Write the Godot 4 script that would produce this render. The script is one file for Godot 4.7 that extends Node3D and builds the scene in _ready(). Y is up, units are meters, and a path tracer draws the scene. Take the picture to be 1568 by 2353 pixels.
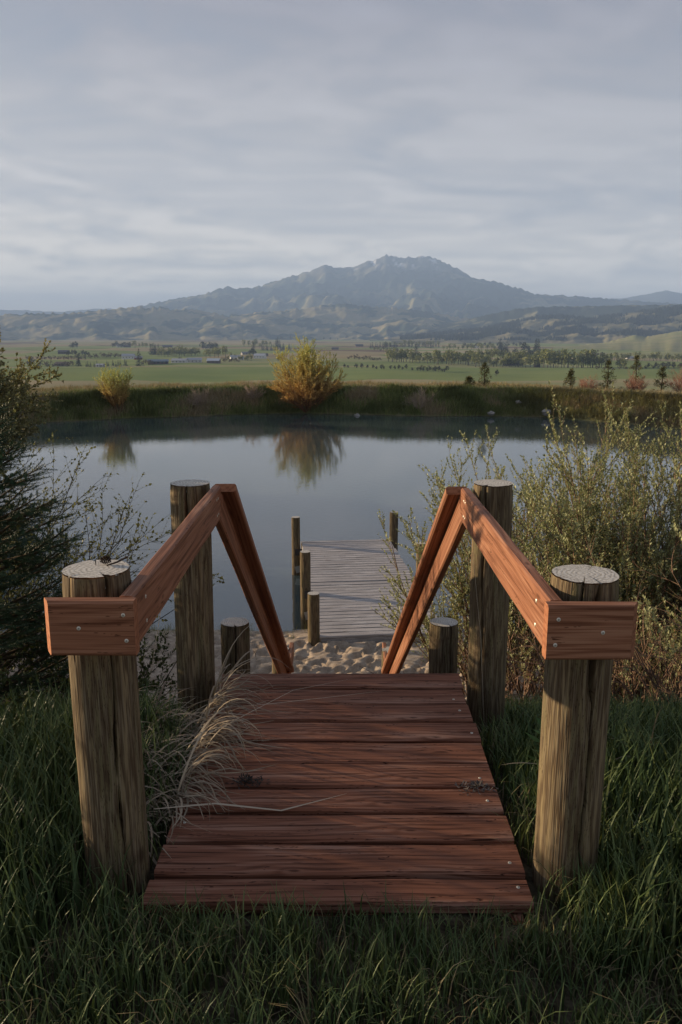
extends Node3D
# A landing and stair down to a pond with a small dock, a farming valley and a mountain beyond.
# Units are metres; the landing's walking surface is y = 0 and -z looks out over the pond.

const EYE := 1.57
const WATER_Y := -3.05
const VALLEY_Y := -34.0
const DOCK_Y := -2.43

const MOUNTAIN_CREST := [[-33.50, 0.71], [-26.89, 0.89], [-21.99, 0.98], [-16.73, 1.18], [-12.85, 1.81], [-10.86, 2.24], [-10.43, 2.33], [-9.57, 2.42], [-7.69, 2.97], [-6.83, 2.89], [-5.81, 2.95], [-3.91, 3.55], [-3.03, 3.77], [-1.87, 4.11], [-1.14, 4.45], [-0.26, 4.25], [0.47, 4.28], [1.05, 4.39], [2.21, 4.75], [3.08, 5.08], [3.60, 4.99], [4.09, 4.88], [4.47, 4.96], [4.96, 4.90], [5.53, 5.01], [6.26, 4.84], [6.55, 4.70], [7.71, 4.22], [8.88, 3.46], [9.44, 3.48], [10.59, 3.22], [12.87, 2.50], [14.81, 2.35], [17.53, 2.15], [20.18, 1.90], [25.21, 1.55], [34.10, 1.18]]
const FAR_CREST := [[-33.45, 1.17], [-24.45, 1.38], [-21.96, 1.43], [-20.42, 1.45], [-19.38, 1.35], [-18.33, 1.33], [-17.26, 1.45], [-16.30, 1.56], [-15.35, 1.60], [-14.25, 1.47], [-11.18, 1.37], [0.47, 1.57], [14.84, 1.91], [17.13, 2.16], [18.58, 2.27], [19.36, 2.37], [20.13, 2.52], [20.89, 2.64], [21.87, 2.46], [23.66, 2.53], [26.34, 2.12], [31.98, 1.58]]
const FOOTHILL_CREST := [[-33.50, 0.71], [-24.48, 0.96], [-21.98, 1.09], [-20.04, 1.26], [-18.07, 1.20], [-16.72, 1.34], [-15.35, 1.49], [-14.25, 1.61], [-13.41, 1.70], [-12.85, 1.62], [-11.87, 1.65], [-11.17, 1.51], [-10.17, 1.58], [-8.89, 1.41], [-7.74, 1.16], [-6.58, 1.22], [-5.41, 1.34], [-4.24, 1.45], [-2.47, 1.63], [-0.71, 1.91], [0.47, 1.94], [1.35, 1.83], [2.82, 1.68], [4.29, 1.57], [6.05, 1.39], [7.80, 1.05], [9.25, 0.84], [12.11, 0.70], [17.63, 0.62], [32.11, 0.48]]
const FOREST_RIDGE_CREST := [[1.96, -0.01], [4.90, 0.36], [7.64, 0.65], [9.25, 1.04], [10.21, 1.24], [11.51, 1.51], [13.02, 1.67], [15.40, 1.68], [17.56, 1.69], [19.78, 1.72], [21.93, 1.75], [25.17, 1.94], [31.96, 1.82]]
const WOODED_HILL_CREST := [[3.44, -0.30], [5.79, -0.15], [7.66, 0.02], [8.99, 0.19], [10.24, 0.42], [11.83, 0.75], [13.05, 1.00], [14.44, 1.11], [15.44, 1.02], [16.23, 0.99], [17.84, 1.11], [18.65, 1.25], [19.81, 1.32], [21.94, 1.62], [25.17, 1.94], [31.93, 2.06]]
const GRASS_HILL_CREST := [[12.19, -1.06], [14.44, -0.97], [15.93, -0.85], [17.28, -0.65], [18.24, -0.42], [19.26, -0.15], [19.66, -0.20], [19.92, -0.26], [21.10, -0.04], [22.06, 0.12], [25.30, 0.51], [32.08, 0.72]]
const BUILDINGS := [[-469, -1417, 17.7, 5.9, "d"], [-322, -964, 14.1, 4.5, "t"], [-570, -2166, 20.2, 5.6, "w"], [-552, -2166, 15.7, 5.6, "d"], [-299, -1177, 17.2, 6.7, "w"], [-276, -1139, 10.7, 4.2, "r"], [-211, -964, 23.1, 4.5, "b"], [-194, -1006, 17.8, 4.7, "s"], [-182, -1037, 18.4, 5.4, "s"], [-151, -992, 14.5, 5.2, "p"], [-149, -1177, 13.5, 5.5, "w"], [-139, -1158, 8.4, 4.2, "w"], [-118, -1219, 16.5, 6.3, "p"], [-124, -1336, 13.9, 4.2, "d"], [-448, -2166, 24.7, 5.6, "d"], [-316, -1982, 25.7, 6.2, "t"], [-161, -1417, 14.7, 4.4, "g"], [-263, -913, 8.6, 2.9, "w"], [48, -2236, 20.9, 5.8, "d"], [201, -978, 21.4, 5.6, "k"], [217, -926, 7.2, 5.3, "k"], [334, -2166, 13.5, 4.5, "t"], [278, -1578, 9.0, 4.1, "w"], [414, -1198, 11.2, 3.1, "w"], [136, -2166, 15.7, 5.6, "t"], [320, -1982, 10.3, 4.1, "w"], [-13, -1826, 15.2, 4.7, "d"], [376, -1982, 10.3, 8.2, "k"]]
const ROW_LABELS := ["shrub in the thicket left of the tan farmhouse", "tall conifer beside the tan farmhouse", "small conifer in the row behind the low white building", "tall dark conifer left of the long dark barn", "shrub at the end wall of the long dark barn", "hedge shrub in the long dark hedge across the left fields", "round dark tree right of the dark roofed farmhouse", "conifer at the end of the pale windbreak", "pale tree in the planted windbreak row behind the barns", "dark tree around the far white house", "pale tree between the far houses", "dark tree round the farmhouse in the far green field", "conifer in the dark row behind the golden willow", "tall conifer above the dark row behind the golden willow", "large conifer left of the white grey roofed shed", "dark tree under the large conifer by the white shed", "round dark tree around the farthest tan farmhouse", "broad pale tree in front of the tan farmhouse", "pale tree around the white house among the farms", "pale bare tree in the straw field behind the farms", "dark tree behind the second long white shed", "lone dark tree in the green field by the golden willow", "pale tree in the thin line at the foot of the hills", "dark tree in the thin line at the foot of the hills", "shrub beside the dark barn with white roof", "pale cottonwood at the start of the river wood", "pale cottonwood in the middle of the river wood", "tall cottonwood in the thick part of the river wood", "tall cottonwood beside the dark green roofed lodge", "tallest cottonwood at the end of the river wood", "cottonwood in the back row of the river wood", "dark tree behind the back row of the river wood", "cottonwood in the wood below the grass hill", "shrub between the river wood and the grass hill", "small round tree in the field row near the golden willow", "small round tree in the middle of the field row", "small round tree at the river end of the field row", "lone tall conifer above the river wood", "tall conifer in the trio beyond the lodge", "conifer around the tall dark village building", "conifer in the dense village trees", "pale tree among the dense village trees", "pale tree in the loose far part of the village", "shrub in the hedge in front of the village", "shrub in the hedge above the square straw field", "dark tree at the back of the village", "shrub in the reddish hedge below the grass hill", "lone dark bush in the near green field", "cottonwood standing apart past the end of the river wood", "dark tree at the far end of the reddish hedge", "dark tree beside the trio of tall conifers", "dark tree in the line beyond the straw field"]
const VALLEY_TREES := [[-353, -931, 5.0, "s", 0], [-347, -933, 5.3, "s", 0], [-349, -942, 5.4, "s", 0], [-338, -930, 3.3, "s", 0], [-342, -951, 4.5, "s", 0], [-340, -959, 3.7, "s", 0], [-327, -932, 4.9, "s", 0], [-324, -937, 3.4, "s", 0], [-325, -959, 3.2, "s", 0], [-319, -958, 3.7, "s", 0], [-308, -938, 3.8, "s", 0], [-307, -950, 4.8, "s", 0], [-298, -947, 8.0, "c", 1], [-297, -947, 6.4, "c", 1], [-282, -924, 3.0, "c", 2], [-279, -920, 4.0, "c", 2], [-273, -910, 3.4, "c", 2], [-268, -907, 3.7, "c", 2], [-268, -917, 4.2, "c", 2], [-261, -904, 2.7, "c", 2], [-258, -909, 2.7, "c", 2], [-259, -924, 3.9, "c", 2], [-260, -933, 3.1, "c", 2], [-254, -930, 4.3, "c", 2], [-245, -909, 3.4, "c", 2], [-246, -922, 4.3, "c", 2], [-242, -916, 4.4, "c", 2], [-243, -939, 4.8, "c", 2], [-239, -930, 4.0, "c", 2], [-224, -927, 11.1, "c", 3], [-225, -953, 3.9, "s", 4], [-223, -955, 3.5, "s", 4], [-217, -946, 3.5, "s", 4], [-216, -947, 4.4, "s", 4], [-439, -1172, 3.8, "s", 5], [-432, -1167, 3.4, "s", 5], [-423, -1147, 2.6, "s", 5], [-420, -1156, 2.8, "s", 5], [-415, -1155, 3.8, "s", 5], [-426, -1200, 3.5, "s", 5], [-412, -1166, 3.1, "s", 5], [-405, -1164, 4.3, "s", 5], [-410, -1196, 3.6, "s", 5], [-407, -1199, 3.2, "s", 5], [-410, -1219, 3.5, "s", 5], [-392, -1184, 3.9, "s", 5], [-400, -1218, 2.9, "s", 5], [-390, -1199, 4.4, "s", 5], [-387, -1203, 4.2, "s", 5], [-385, -1215, 4.2, "s", 5], [-382, -1216, 3.2, "s", 5], [-377, -1218, 4.1, "s", 5], [-371, -1212, 4.0, "s", 5], [-382, -1268, 4.0, "s", 5], [-369, -1235, 3.7, "s", 5], [-365, -1243, 4.4, "s", 5], [-363, -1246, 4.3, "s", 5], [-362, -1269, 4.6, "s", 5], [-353, -1255, 4.8, "s", 5], [-352, -1269, 3.9, "s", 5], [-346, -1254, 4.8, "s", 5], [-344, -1268, 4.3, "s", 5], [-348, -1303, 4.6, "s", 5], [-337, -1279, 3.7, "s", 5], [-331, -1278, 4.2, "s", 5], [-339, -1327, 3.3, "s", 5], [-326, -1294, 3.3, "s", 5], [-322, -1301, 2.9, "s", 5], [-435, -1329, 4.5, "b", 6], [-431, -1325, 5.0, "b", 6], [-432, -1346, 6.0, "b", 6], [-416, -1315, 6.3, "b", 6], [-407, -1300, 4.3, "b", 6], [-414, -1341, 5.8, "b", 6], [-400, -1310, 5.6, "b", 6], [-400, -1326, 4.7, "b", 6], [-329, -1450, 10.8, "c", 7], [-323, -1440, 9.8, "c", 7], [-321, -1444, 9.5, "c", 7], [-320, -1445, 10.6, "c", 7], [-313, -1437, 10.8, "c", 7], [-298, -1363, 5.5, "p", 8], [-300, -1385, 8.2, "p", 8], [-296, -1381, 9.4, "p", 8], [-296, -1394, 6.6, "p", 8], [-286, -1358, 7.1, "p", 8], [-282, -1362, 8.0, "p", 8], [-280, -1358, 7.6, "p", 8], [-286, -1401, 10.0, "p", 8], [-284, -1404, 7.7, "p", 8], [-277, -1381, 7.5, "p", 8], [-272, -1371, 9.1, "p", 8], [-273, -1387, 6.8, "p", 8], [-265, -1371, 6.6, "p", 8], [-272, -1413, 10.1, "p", 8], [-263, -1382, 7.6, "p", 8], [-259, -1382, 8.8, "p", 8], [-256, -1372, 6.8, "p", 8], [-257, -1400, 6.9, "p", 8], [-253, -1392, 7.2, "p", 8], [-248, -1383, 5.7, "p", 8], [-248, -1392, 9.6, "p", 8], [-243, -1386, 5.6, "p", 8], [-242, -1394, 8.1, "p", 8], [-237, -1380, 7.6, "p", 8], [-578, -2125, 8.1, "b", 9], [-583, -2161, 7.7, "b", 9], [-585, -2190, 10.6, "b", 9], [-566, -2138, 7.6, "b", 9], [-543, -2072, 6.7, "b", 9], [-555, -2133, 8.6, "b", 9], [-568, -2203, 9.4, "b", 9], [-567, -2228, 7.6, "b", 9], [-533, -2118, 9.4, "b", 9], [-493, -2008, 10.3, "p", 10], [-482, -2011, 6.1, "p", 10], [-492, -2081, 9.1, "p", 10], [-468, -2010, 6.5, "p", 10], [-459, -1982, 6.4, "p", 10], [-466, -2052, 6.7, "p", 10], [-472, -2107, 6.6, "p", 10], [-645, -1999, 6.1, "b", 11], [-631, -1972, 9.7, "b", 11], [-631, -1985, 7.2, "b", 11], [-624, -1982, 10.0, "b", 11], [-168, -1784, 8.0, "c", 12], [-159, -1726, 7.0, "c", 12], [-154, -1738, 7.5, "c", 12], [-152, -1740, 6.1, "c", 12], [-147, -1748, 5.6, "c", 12], [-146, -1766, 8.1, "c", 12], [-139, -1732, 7.6, "c", 12], [-136, -1740, 5.4, "c", 12], [-132, -1751, 6.1, "c", 12], [-127, -1768, 6.5, "c", 12], [-126, -1821, 8.3, "c", 12], [-124, -1809, 9.2, "c", 12], [-117, -1806, 5.7, "c", 12], [-109, -1761, 8.4, "c", 12], [-162, -2095, 13.6, "c", 13], [-159, -2109, 15.9, "c", 13], [-154, -2106, 11.9, "c", 13], [-148, -1414, 14.3, "c", 14], [-150, -1382, 5.7, "b", 15], [-146, -1388, 6.4, "b", 15], [-143, -1397, 4.2, "b", 15], [-311, -1892, 12.9, "b", 16], [-298, -1866, 7.5, "b", 16], [-290, -1861, 11.1, "b", 16], [-286, -1877, 8.1, "b", 16], [-282, -1888, 9.8, "b", 16], [-203, -1259, 7.7, "p", 17], [-199, -1273, 7.8, "p", 17], [-193, -1278, 9.6, "p", 17], [-186, -1270, 9.0, "p", 17], [-177, -1282, 10.7, "p", 17], [-156, -1154, 4.1, "p", 18], [-155, -1180, 5.9, "p", 18], [-151, -1182, 4.5, "p", 18], [-149, -1176, 4.1, "p", 18], [-138, -1136, 4.8, "p", 18], [-137, -1156, 4.6, "p", 18], [-130, -1139, 4.2, "p", 18], [-127, -1138, 6.5, "p", 18], [-123, -1143, 6.6, "p", 18], [-251, -2171, 11.4, "p", 19], [-240, -2185, 10.2, "p", 19], [-220, -2121, 8.8, "p", 19], [-225, -2195, 12.3, "p", 19], [-201, -2071, 7.1, "p", 19], [-208, -2217, 9.5, "p", 19], [-197, -2190, 9.5, "p", 19], [-190, -2235, 7.5, "p", 19], [-198, -1025, 4.7, "b", 20], [-85, -1138, 3.5, "b", 21], [-1957, -5238, 16.3, "p", 22], [-1775, -4832, 17.6, "p", 22], [-1956, -5351, 16.6, "p", 22], [-1756, -4872, 13.7, "p", 22], [-1695, -4761, 17.8, "p", 22], [-1762, -4995, 17.9, "p", 22], [-1853, -5309, 14.4, "p", 22], [-1641, -4753, 17.0, "p", 22], [-1812, -5323, 12.3, "p", 22], [-1810, -5381, 15.6, "p", 22], [-1736, -5242, 12.0, "p", 22], [-1780, -5450, 13.7, "p", 22], [-1667, -5146, 12.1, "p", 22], [-1665, -5216, 18.1, "p", 22], [-1491, -4737, 15.6, "p", 22], [-1553, -5011, 14.7, "p", 22], [-1514, -4954, 18.9, "p", 22], [-1487, -4927, 13.0, "p", 22], [-1552, -5220, 12.5, "p", 22], [-1606, -5433, 14.3, "p", 22], [-1545, -5338, 12.2, "p", 22], [-1453, -5099, 11.3, "p", 22], [-1562, -5515, 15.4, "p", 22], [-1325, -4795, 15.5, "p", 22], [-1440, -5249, 14.7, "p", 22], [-1535, -5690, 18.1, "p", 22], [-1323, -5012, 11.7, "p", 22], [-1448, -5551, 18.8, "p", 22], [-1248, -4855, 17.2, "p", 22], [-1378, -5424, 20.3, "p", 22], [-1225, -4951, 12.1, "b", 23], [-1094, -4577, 11.8, "b", 23], [-1121, -4850, 9.5, "b", 23], [-1128, -5008, 9.5, "b", 23], [-1171, -5381, 14.2, "b", 23], [-995, -4661, 11.1, "b", 23], [-1076, -5170, 10.9, "b", 23], [-1021, -5116, 14.8, "b", 23], [-998, -5132, 11.1, "b", 23], [-872, -4746, 14.4, "b", 23], [-916, -5121, 10.3, "b", 23], [-865, -5058, 9.4, "b", 23], [-911, -5433, 15.4, "b", 23], [-841, -5358, 15.8, "b", 23], [-756, -4929, 15.0, "b", 23], [-703, -4849, 11.4, "b", 23], [-722, -5101, 13.5, "b", 23], [-700, -5229, 11.8, "b", 23], [-680, -5316, 12.5, "b", 23], [-591, -4981, 11.9, "b", 23], [-536, -4906, 15.4, "b", 23], [-524, -5039, 13.0, "b", 23], [-516, -5338, 14.2, "b", 23], [-470, -5201, 11.5, "b", 23], [-491, -5646, 13.1, "b", 23], [-389, -5016, 14.2, "b", 23], [-154, -1051, 2.8, "s", 24], [-153, -1082, 3.8, "s", 24], [-144, -1045, 3.9, "s", 24], [-140, -1047, 3.6, "s", 24], [-140, -1069, 3.3, "s", 24], [-134, -1065, 4.1, "s", 24], [-130, -1057, 2.3, "s", 24], [62, -1098, 10.3, "p", 25], [65, -1065, 9.8, "p", 25], [68, -1097, 10.5, "p", 25], [71, -1070, 8.6, "p", 25], [76, -1088, 8.4, "p", 25], [77, -1070, 11.3, "p", 25], [80, -1068, 10.6, "p", 25], [85, -1089, 9.8, "p", 25], [87, -1054, 10.3, "p", 25], [90, -1054, 8.2, "p", 26], [95, -1056, 7.1, "p", 26], [95, -1030, 6.5, "p", 26], [100, -1061, 8.4, "p", 26], [105, -1055, 6.6, "p", 26], [107, -1036, 8.7, "p", 26], [113, -1056, 8.0, "p", 26], [114, -1020, 7.0, "p", 26], [115, -1001, 10.7, "p", 27], [116, -998, 10.3, "p", 27], [122, -1018, 7.3, "p", 27], [124, -1018, 7.1, "p", 27], [128, -1016, 10.1, "p", 27], [128, -990, 10.0, "p", 27], [130, -986, 10.7, "p", 27], [132, -984, 6.6, "p", 27], [138, -1014, 7.3, "p", 27], [140, -999, 9.5, "p", 27], [145, -1011, 8.3, "p", 27], [146, -1000, 6.8, "p", 27], [149, -999, 9.5, "p", 27], [149, -979, 10.6, "p", 27], [151, -985, 9.6, "p", 27], [158, -1006, 8.6, "p", 27], [152, -943, 10.1, "p", 28], [158, -956, 8.3, "p", 28], [160, -938, 8.5, "p", 28], [165, -951, 9.8, "p", 28], [171, -959, 7.9, "p", 28], [171, -938, 6.2, "p", 28], [178, -955, 8.2, "p", 28], [182, -939, 7.6, "p", 28], [188, -951, 7.6, "p", 28], [192, -952, 9.5, "p", 28], [194, -951, 7.1, "p", 28], [196, -938, 8.2, "p", 28], [200, -942, 10.3, "p", 28], [203, -933, 6.2, "p", 28], [203, -917, 8.8, "p", 28], [214, -943, 7.7, "p", 28], [215, -929, 8.5, "p", 28], [218, -922, 8.6, "p", 28], [218, -915, 11.3, "p", 29], [216, -889, 11.2, "p", 29], [223, -901, 12.3, "p", 29], [222, -885, 7.6, "p", 29], [228, -897, 12.1, "p", 29], [232, -901, 9.2, "p", 29], [232, -893, 8.4, "p", 29], [238, -901, 7.8, "p", 29], [241, -901, 9.0, "p", 29], [238, -877, 7.8, "p", 29], [239, -878, 11.8, "p", 29], [249, -895, 8.1, "p", 29], [246, -871, 6.9, "p", 29], [251, -884, 8.2, "p", 29], [255, -884, 10.9, "p", 29], [255, -879, 11.9, "p", 29], [263, -889, 7.4, "p", 29], [263, -880, 8.7, "p", 29], [263, -873, 11.8, "p", 29], [266, -872, 8.1, "p", 29], [268, -866, 7.3, "p", 29], [270, -866, 6.7, "p", 29], [276, -871, 9.3, "p", 29], [275, -860, 6.9, "p", 29], [184, -1179, 7.3, "p", 30], [189, -1180, 6.9, "p", 30], [189, -1151, 9.4, "p", 30], [195, -1156, 8.6, "p", 30], [199, -1137, 9.6, "p", 30], [208, -1173, 9.6, "p", 30], [210, -1160, 8.7, "p", 30], [217, -1163, 9.5, "p", 30], [220, -1155, 9.0, "p", 30], [226, -1165, 7.7, "p", 30], [235, -1171, 7.5, "p", 30], [239, -1177, 7.1, "p", 30], [236, -1136, 6.5, "p", 30], [243, -1145, 8.6, "p", 30], [248, -1143, 8.1, "p", 30], [255, -1152, 6.5, "p", 30], [257, -1140, 7.3, "p", 30], [272, -1173, 6.2, "p", 30], [268, -1147, 7.8, "p", 30], [281, -1179, 9.2, "p", 30], [278, -1141, 5.6, "p", 30], [293, -1176, 8.7, "p", 30], [292, -1153, 6.4, "p", 30], [304, -1176, 5.9, "p", 30], [309, -1177, 5.9, "p", 30], [306, -1151, 9.3, "p", 30], [273, -1415, 7.8, "b", 31], [278, -1405, 8.2, "b", 31], [279, -1391, 5.1, "b", 31], [283, -1369, 8.5, "b", 31], [292, -1389, 5.9, "b", 31], [286, -1334, 5.6, "b", 31], [298, -1367, 5.3, "b", 31], [301, -1344, 7.4, "b", 31], [312, -1371, 6.9, "b", 31], [315, -1344, 7.1, "b", 31], [325, -1357, 6.0, "b", 31], [322, -1330, 8.3, "b", 31], [326, -1317, 6.4, "b", 31], [329, -1301, 5.8, "b", 31], [340, -1334, 6.2, "b", 31], [347, -1326, 7.2, "b", 31], [356, -1117, 4.9, "p", 32], [369, -1143, 5.0, "p", 32], [366, -1119, 6.5, "p", 32], [367, -1112, 5.8, "p", 32], [377, -1120, 5.4, "p", 32], [387, -1136, 4.9, "p", 32], [384, -1118, 5.9, "p", 32], [402, -1144, 5.7, "p", 32], [390, -1104, 7.2, "p", 32], [404, -1120, 4.9, "p", 32], [411, -1132, 4.6, "p", 32], [416, -1127, 4.9, "p", 32], [410, -1097, 7.7, "p", 32], [427, -1131, 7.3, "p", 32], [424, -1111, 4.8, "p", 32], [431, -1108, 6.0, "p", 32], [433, -1107, 7.8, "p", 32], [444, -1119, 6.3, "p", 32], [447, -1110, 6.7, "p", 32], [452, -1110, 7.3, "p", 32], [348, -1283, 3.9, "s", 33], [351, -1265, 5.0, "s", 33], [356, -1259, 5.1, "s", 33], [357, -1250, 4.4, "s", 33], [364, -1249, 5.4, "s", 33], [378, -1280, 5.8, "s", 33], [389, -1285, 6.7, "s", 33], [392, -1282, 4.0, "s", 33], [392, -1256, 6.1, "s", 33], [396, -1252, 4.0, "s", 33], [4, -878, 2.9, "b", 34], [7, -873, 2.4, "b", 34], [16, -870, 3.3, "b", 34], [21, -865, 3.7, "b", 34], [27, -863, 2.8, "b", 34], [33, -860, 2.9, "b", 34], [35, -824, 2.3, "b", 35], [40, -826, 3.3, "b", 35], [42, -821, 2.6, "b", 35], [49, -824, 2.8, "b", 35], [53, -821, 2.7, "b", 35], [57, -823, 3.3, "b", 35], [60, -815, 2.3, "b", 35], [65, -831, 3.4, "b", 35], [69, -809, 2.1, "b", 35], [74, -807, 2.6, "b", 36], [76, -796, 3.9, "b", 36], [79, -799, 3.5, "b", 36], [83, -803, 2.8, "b", 36], [87, -818, 3.6, "b", 36], [89, -801, 3.3, "b", 36], [92, -811, 3.7, "b", 36], [94, -805, 3.8, "b", 36], [97, -802, 2.5, "b", 36], [99, -799, 2.6, "b", 36], [104, -818, 3.8, "b", 36], [127, -1418, 12.5, "c", 37], [345, -1486, 14.5, "c", 38], [345, -1483, 16.4, "c", 38], [353, -1498, 15.4, "c", 38], [343, -1814, 12.7, "c", 39], [344, -1813, 15.2, "c", 39], [355, -1841, 11.0, "c", 39], [357, -1831, 9.3, "c", 39], [364, -1843, 11.7, "c", 39], [70, -2009, 7.6, "c", 40], [74, -1981, 9.8, "c", 40], [87, -2092, 8.0, "c", 40], [90, -2067, 6.1, "c", 40], [94, -2019, 9.1, "c", 40], [102, -2037, 9.5, "c", 40], [106, -2008, 9.5, "c", 40], [112, -2046, 9.0, "c", 40], [119, -2044, 8.0, "c", 40], [125, -2103, 7.3, "c", 40], [130, -2043, 6.8, "c", 40], [134, -2037, 7.6, "c", 40], [140, -2074, 7.7, "c", 40], [150, -2126, 6.2, "c", 40], [155, -2109, 6.6, "c", 40], [159, -2094, 10.7, "c", 40], [172, -2135, 10.7, "c", 40], [177, -2165, 6.3, "c", 40], [177, -2099, 9.7, "c", 40], [183, -2074, 8.2, "c", 40], [193, -2109, 8.7, "c", 40], [199, -2139, 8.4, "c", 40], [211, -2177, 7.8, "c", 40], [220, -2208, 9.1, "c", 40], [214, -2115, 9.0, "c", 40], [219, -2109, 8.1, "c", 40], [224, -2095, 9.8, "c", 40], [233, -2126, 6.8, "c", 40], [252, -2229, 9.7, "c", 40], [250, -2144, 6.4, "c", 40], [113, -2178, 8.5, "p", 41], [121, -2219, 8.7, "p", 41], [127, -2165, 7.5, "p", 41], [145, -2280, 8.2, "p", 41], [159, -2265, 7.1, "p", 41], [156, -2162, 6.7, "p", 41], [176, -2301, 10.3, "p", 41], [190, -2338, 11.4, "p", 41], [191, -2244, 8.8, "p", 41], [216, -2380, 8.2, "p", 41], [219, -2348, 11.2, "p", 41], [231, -2350, 9.6, "p", 41], [241, -2327, 9.2, "p", 41], [250, -2331, 8.9, "p", 41], [269, -2438, 9.5, "p", 41], [282, -2424, 9.1, "p", 41], [222, -1816, 6.0, "p", 42], [228, -1800, 5.4, "p", 42], [233, -1797, 8.9, "p", 42], [252, -1876, 8.1, "p", 42], [253, -1808, 5.4, "p", 42], [271, -1866, 6.8, "p", 42], [275, -1825, 8.9, "p", 42], [282, -1813, 8.8, "p", 42], [289, -1829, 6.7, "p", 42], [307, -1872, 9.2, "p", 42], [301, -1794, 9.1, "p", 42], [321, -1839, 9.0, "p", 42], [336, -1870, 8.6, "p", 42], [335, -1831, 6.5, "p", 42], [70, -1743, 5.5, "s", 43], [77, -1751, 4.7, "s", 43], [81, -1706, 4.2, "s", 43], [89, -1760, 5.3, "s", 43], [95, -1729, 4.4, "s", 43], [99, -1696, 5.3, "s", 43], [107, -1707, 3.9, "s", 43], [112, -1716, 5.4, "s", 43], [113, -1679, 3.7, "s", 43], [124, -1714, 3.7, "s", 43], [126, -1633, 3.5, "s", 43], [134, -1702, 3.4, "s", 43], [10, -1193, 3.2, "s", 44], [15, -1232, 2.9, "s", 44], [21, -1187, 4.5, "s", 44], [25, -1179, 3.1, "s", 44], [27, -1201, 2.8, "s", 44], [31, -1172, 3.6, "s", 44], [35, -1186, 4.3, "s", 44], [40, -1155, 4.0, "s", 44], [45, -1156, 3.3, "s", 44], [48, -1164, 2.6, "s", 44], [50, -1151, 2.8, "s", 44], [54, -1155, 3.3, "s", 44], [320, -2176, 7.9, "b", 45], [327, -2166, 5.9, "b", 45], [342, -2217, 7.2, "b", 45], [345, -2151, 5.8, "b", 45], [371, -2287, 7.3, "b", 45], [384, -2298, 6.2, "b", 45], [390, -2271, 7.5, "b", 45], [403, -2270, 7.8, "b", 45], [392, -2168, 5.2, "b", 45], [413, -2215, 7.6, "b", 45], [419, -2195, 7.2, "b", 45], [460, -2346, 5.9, "b", 45], [453, -2268, 5.3, "b", 45], [475, -2316, 6.9, "b", 45], [467, -2236, 6.0, "b", 45], [488, -2286, 7.6, "b", 45], [253, -822, 2.9, "s", 46], [258, -817, 2.3, "s", 46], [264, -821, 2.4, "s", 46], [265, -814, 2.1, "s", 46], [278, -832, 2.2, "s", 46], [285, -837, 2.8, "s", 46], [295, -843, 2.8, "s", 46], [295, -832, 2.2, "s", 46], [302, -842, 3.7, "s", 46], [310, -846, 3.0, "s", 46], [318, -851, 3.3, "s", 46], [322, -846, 3.1, "s", 46], [324, -837, 3.2, "s", 46], [331, -849, 3.3, "s", 46], [338, -848, 2.8, "s", 46], [346, -853, 3.3, "s", 46], [133, -714, 3.7, "b", 47], [287, -865, 6.6, "p", 48], [289, -859, 7.0, "p", 48], [288, -851, 6.2, "p", 48], [318, -864, 3.5, "b", 49], [326, -865, 3.7, "b", 49], [333, -864, 3.9, "b", 49], [339, -864, 4.1, "b", 49], [342, -859, 4.1, "b", 49], [350, -860, 3.5, "b", 49], [351, -1609, 12.3, "b", 50], [358, -1606, 7.4, "b", 50], [-287, -4051, 12.8, "b", 51], [-265, -4421, 12.9, "b", 51], [-224, -4218, 11.5, "b", 51], [-178, -4204, 13.4, "b", 51], [-158, -4350, 12.0, "b", 51], [-128, -4673, 14.9, "b", 51], [-90, -4369, 8.2, "b", 51], [-54, -4116, 9.1, "b", 51], [-16, -4197, 9.1, "b", 51], [30, -4365, 13.5, "b", 51], [64, -4538, 9.9, "b", 51], [105, -4796, 9.5, "b", 51], [132, -4572, 13.3, "b", 51], [195, -4565, 9.9, "b", 51], [205, -4384, 10.9, "b", 51], [242, -4465, 9.8, "b", 51], [270, -4306, 8.5, "b", 51], [317, -4333, 11.2, "b", 51], [395, -4661, 14.7, "b", 51], [374, -4271, 10.3, "b", 51], [452, -4723, 15.2, "b", 51], [480, -4404, 13.1, "b", 51]]

var rng := RandomNumberGenerator.new()
var M := {}
var counts := {}
var fine := FastNoiseLite.new()
var broad := FastNoiseLite.new()


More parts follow.
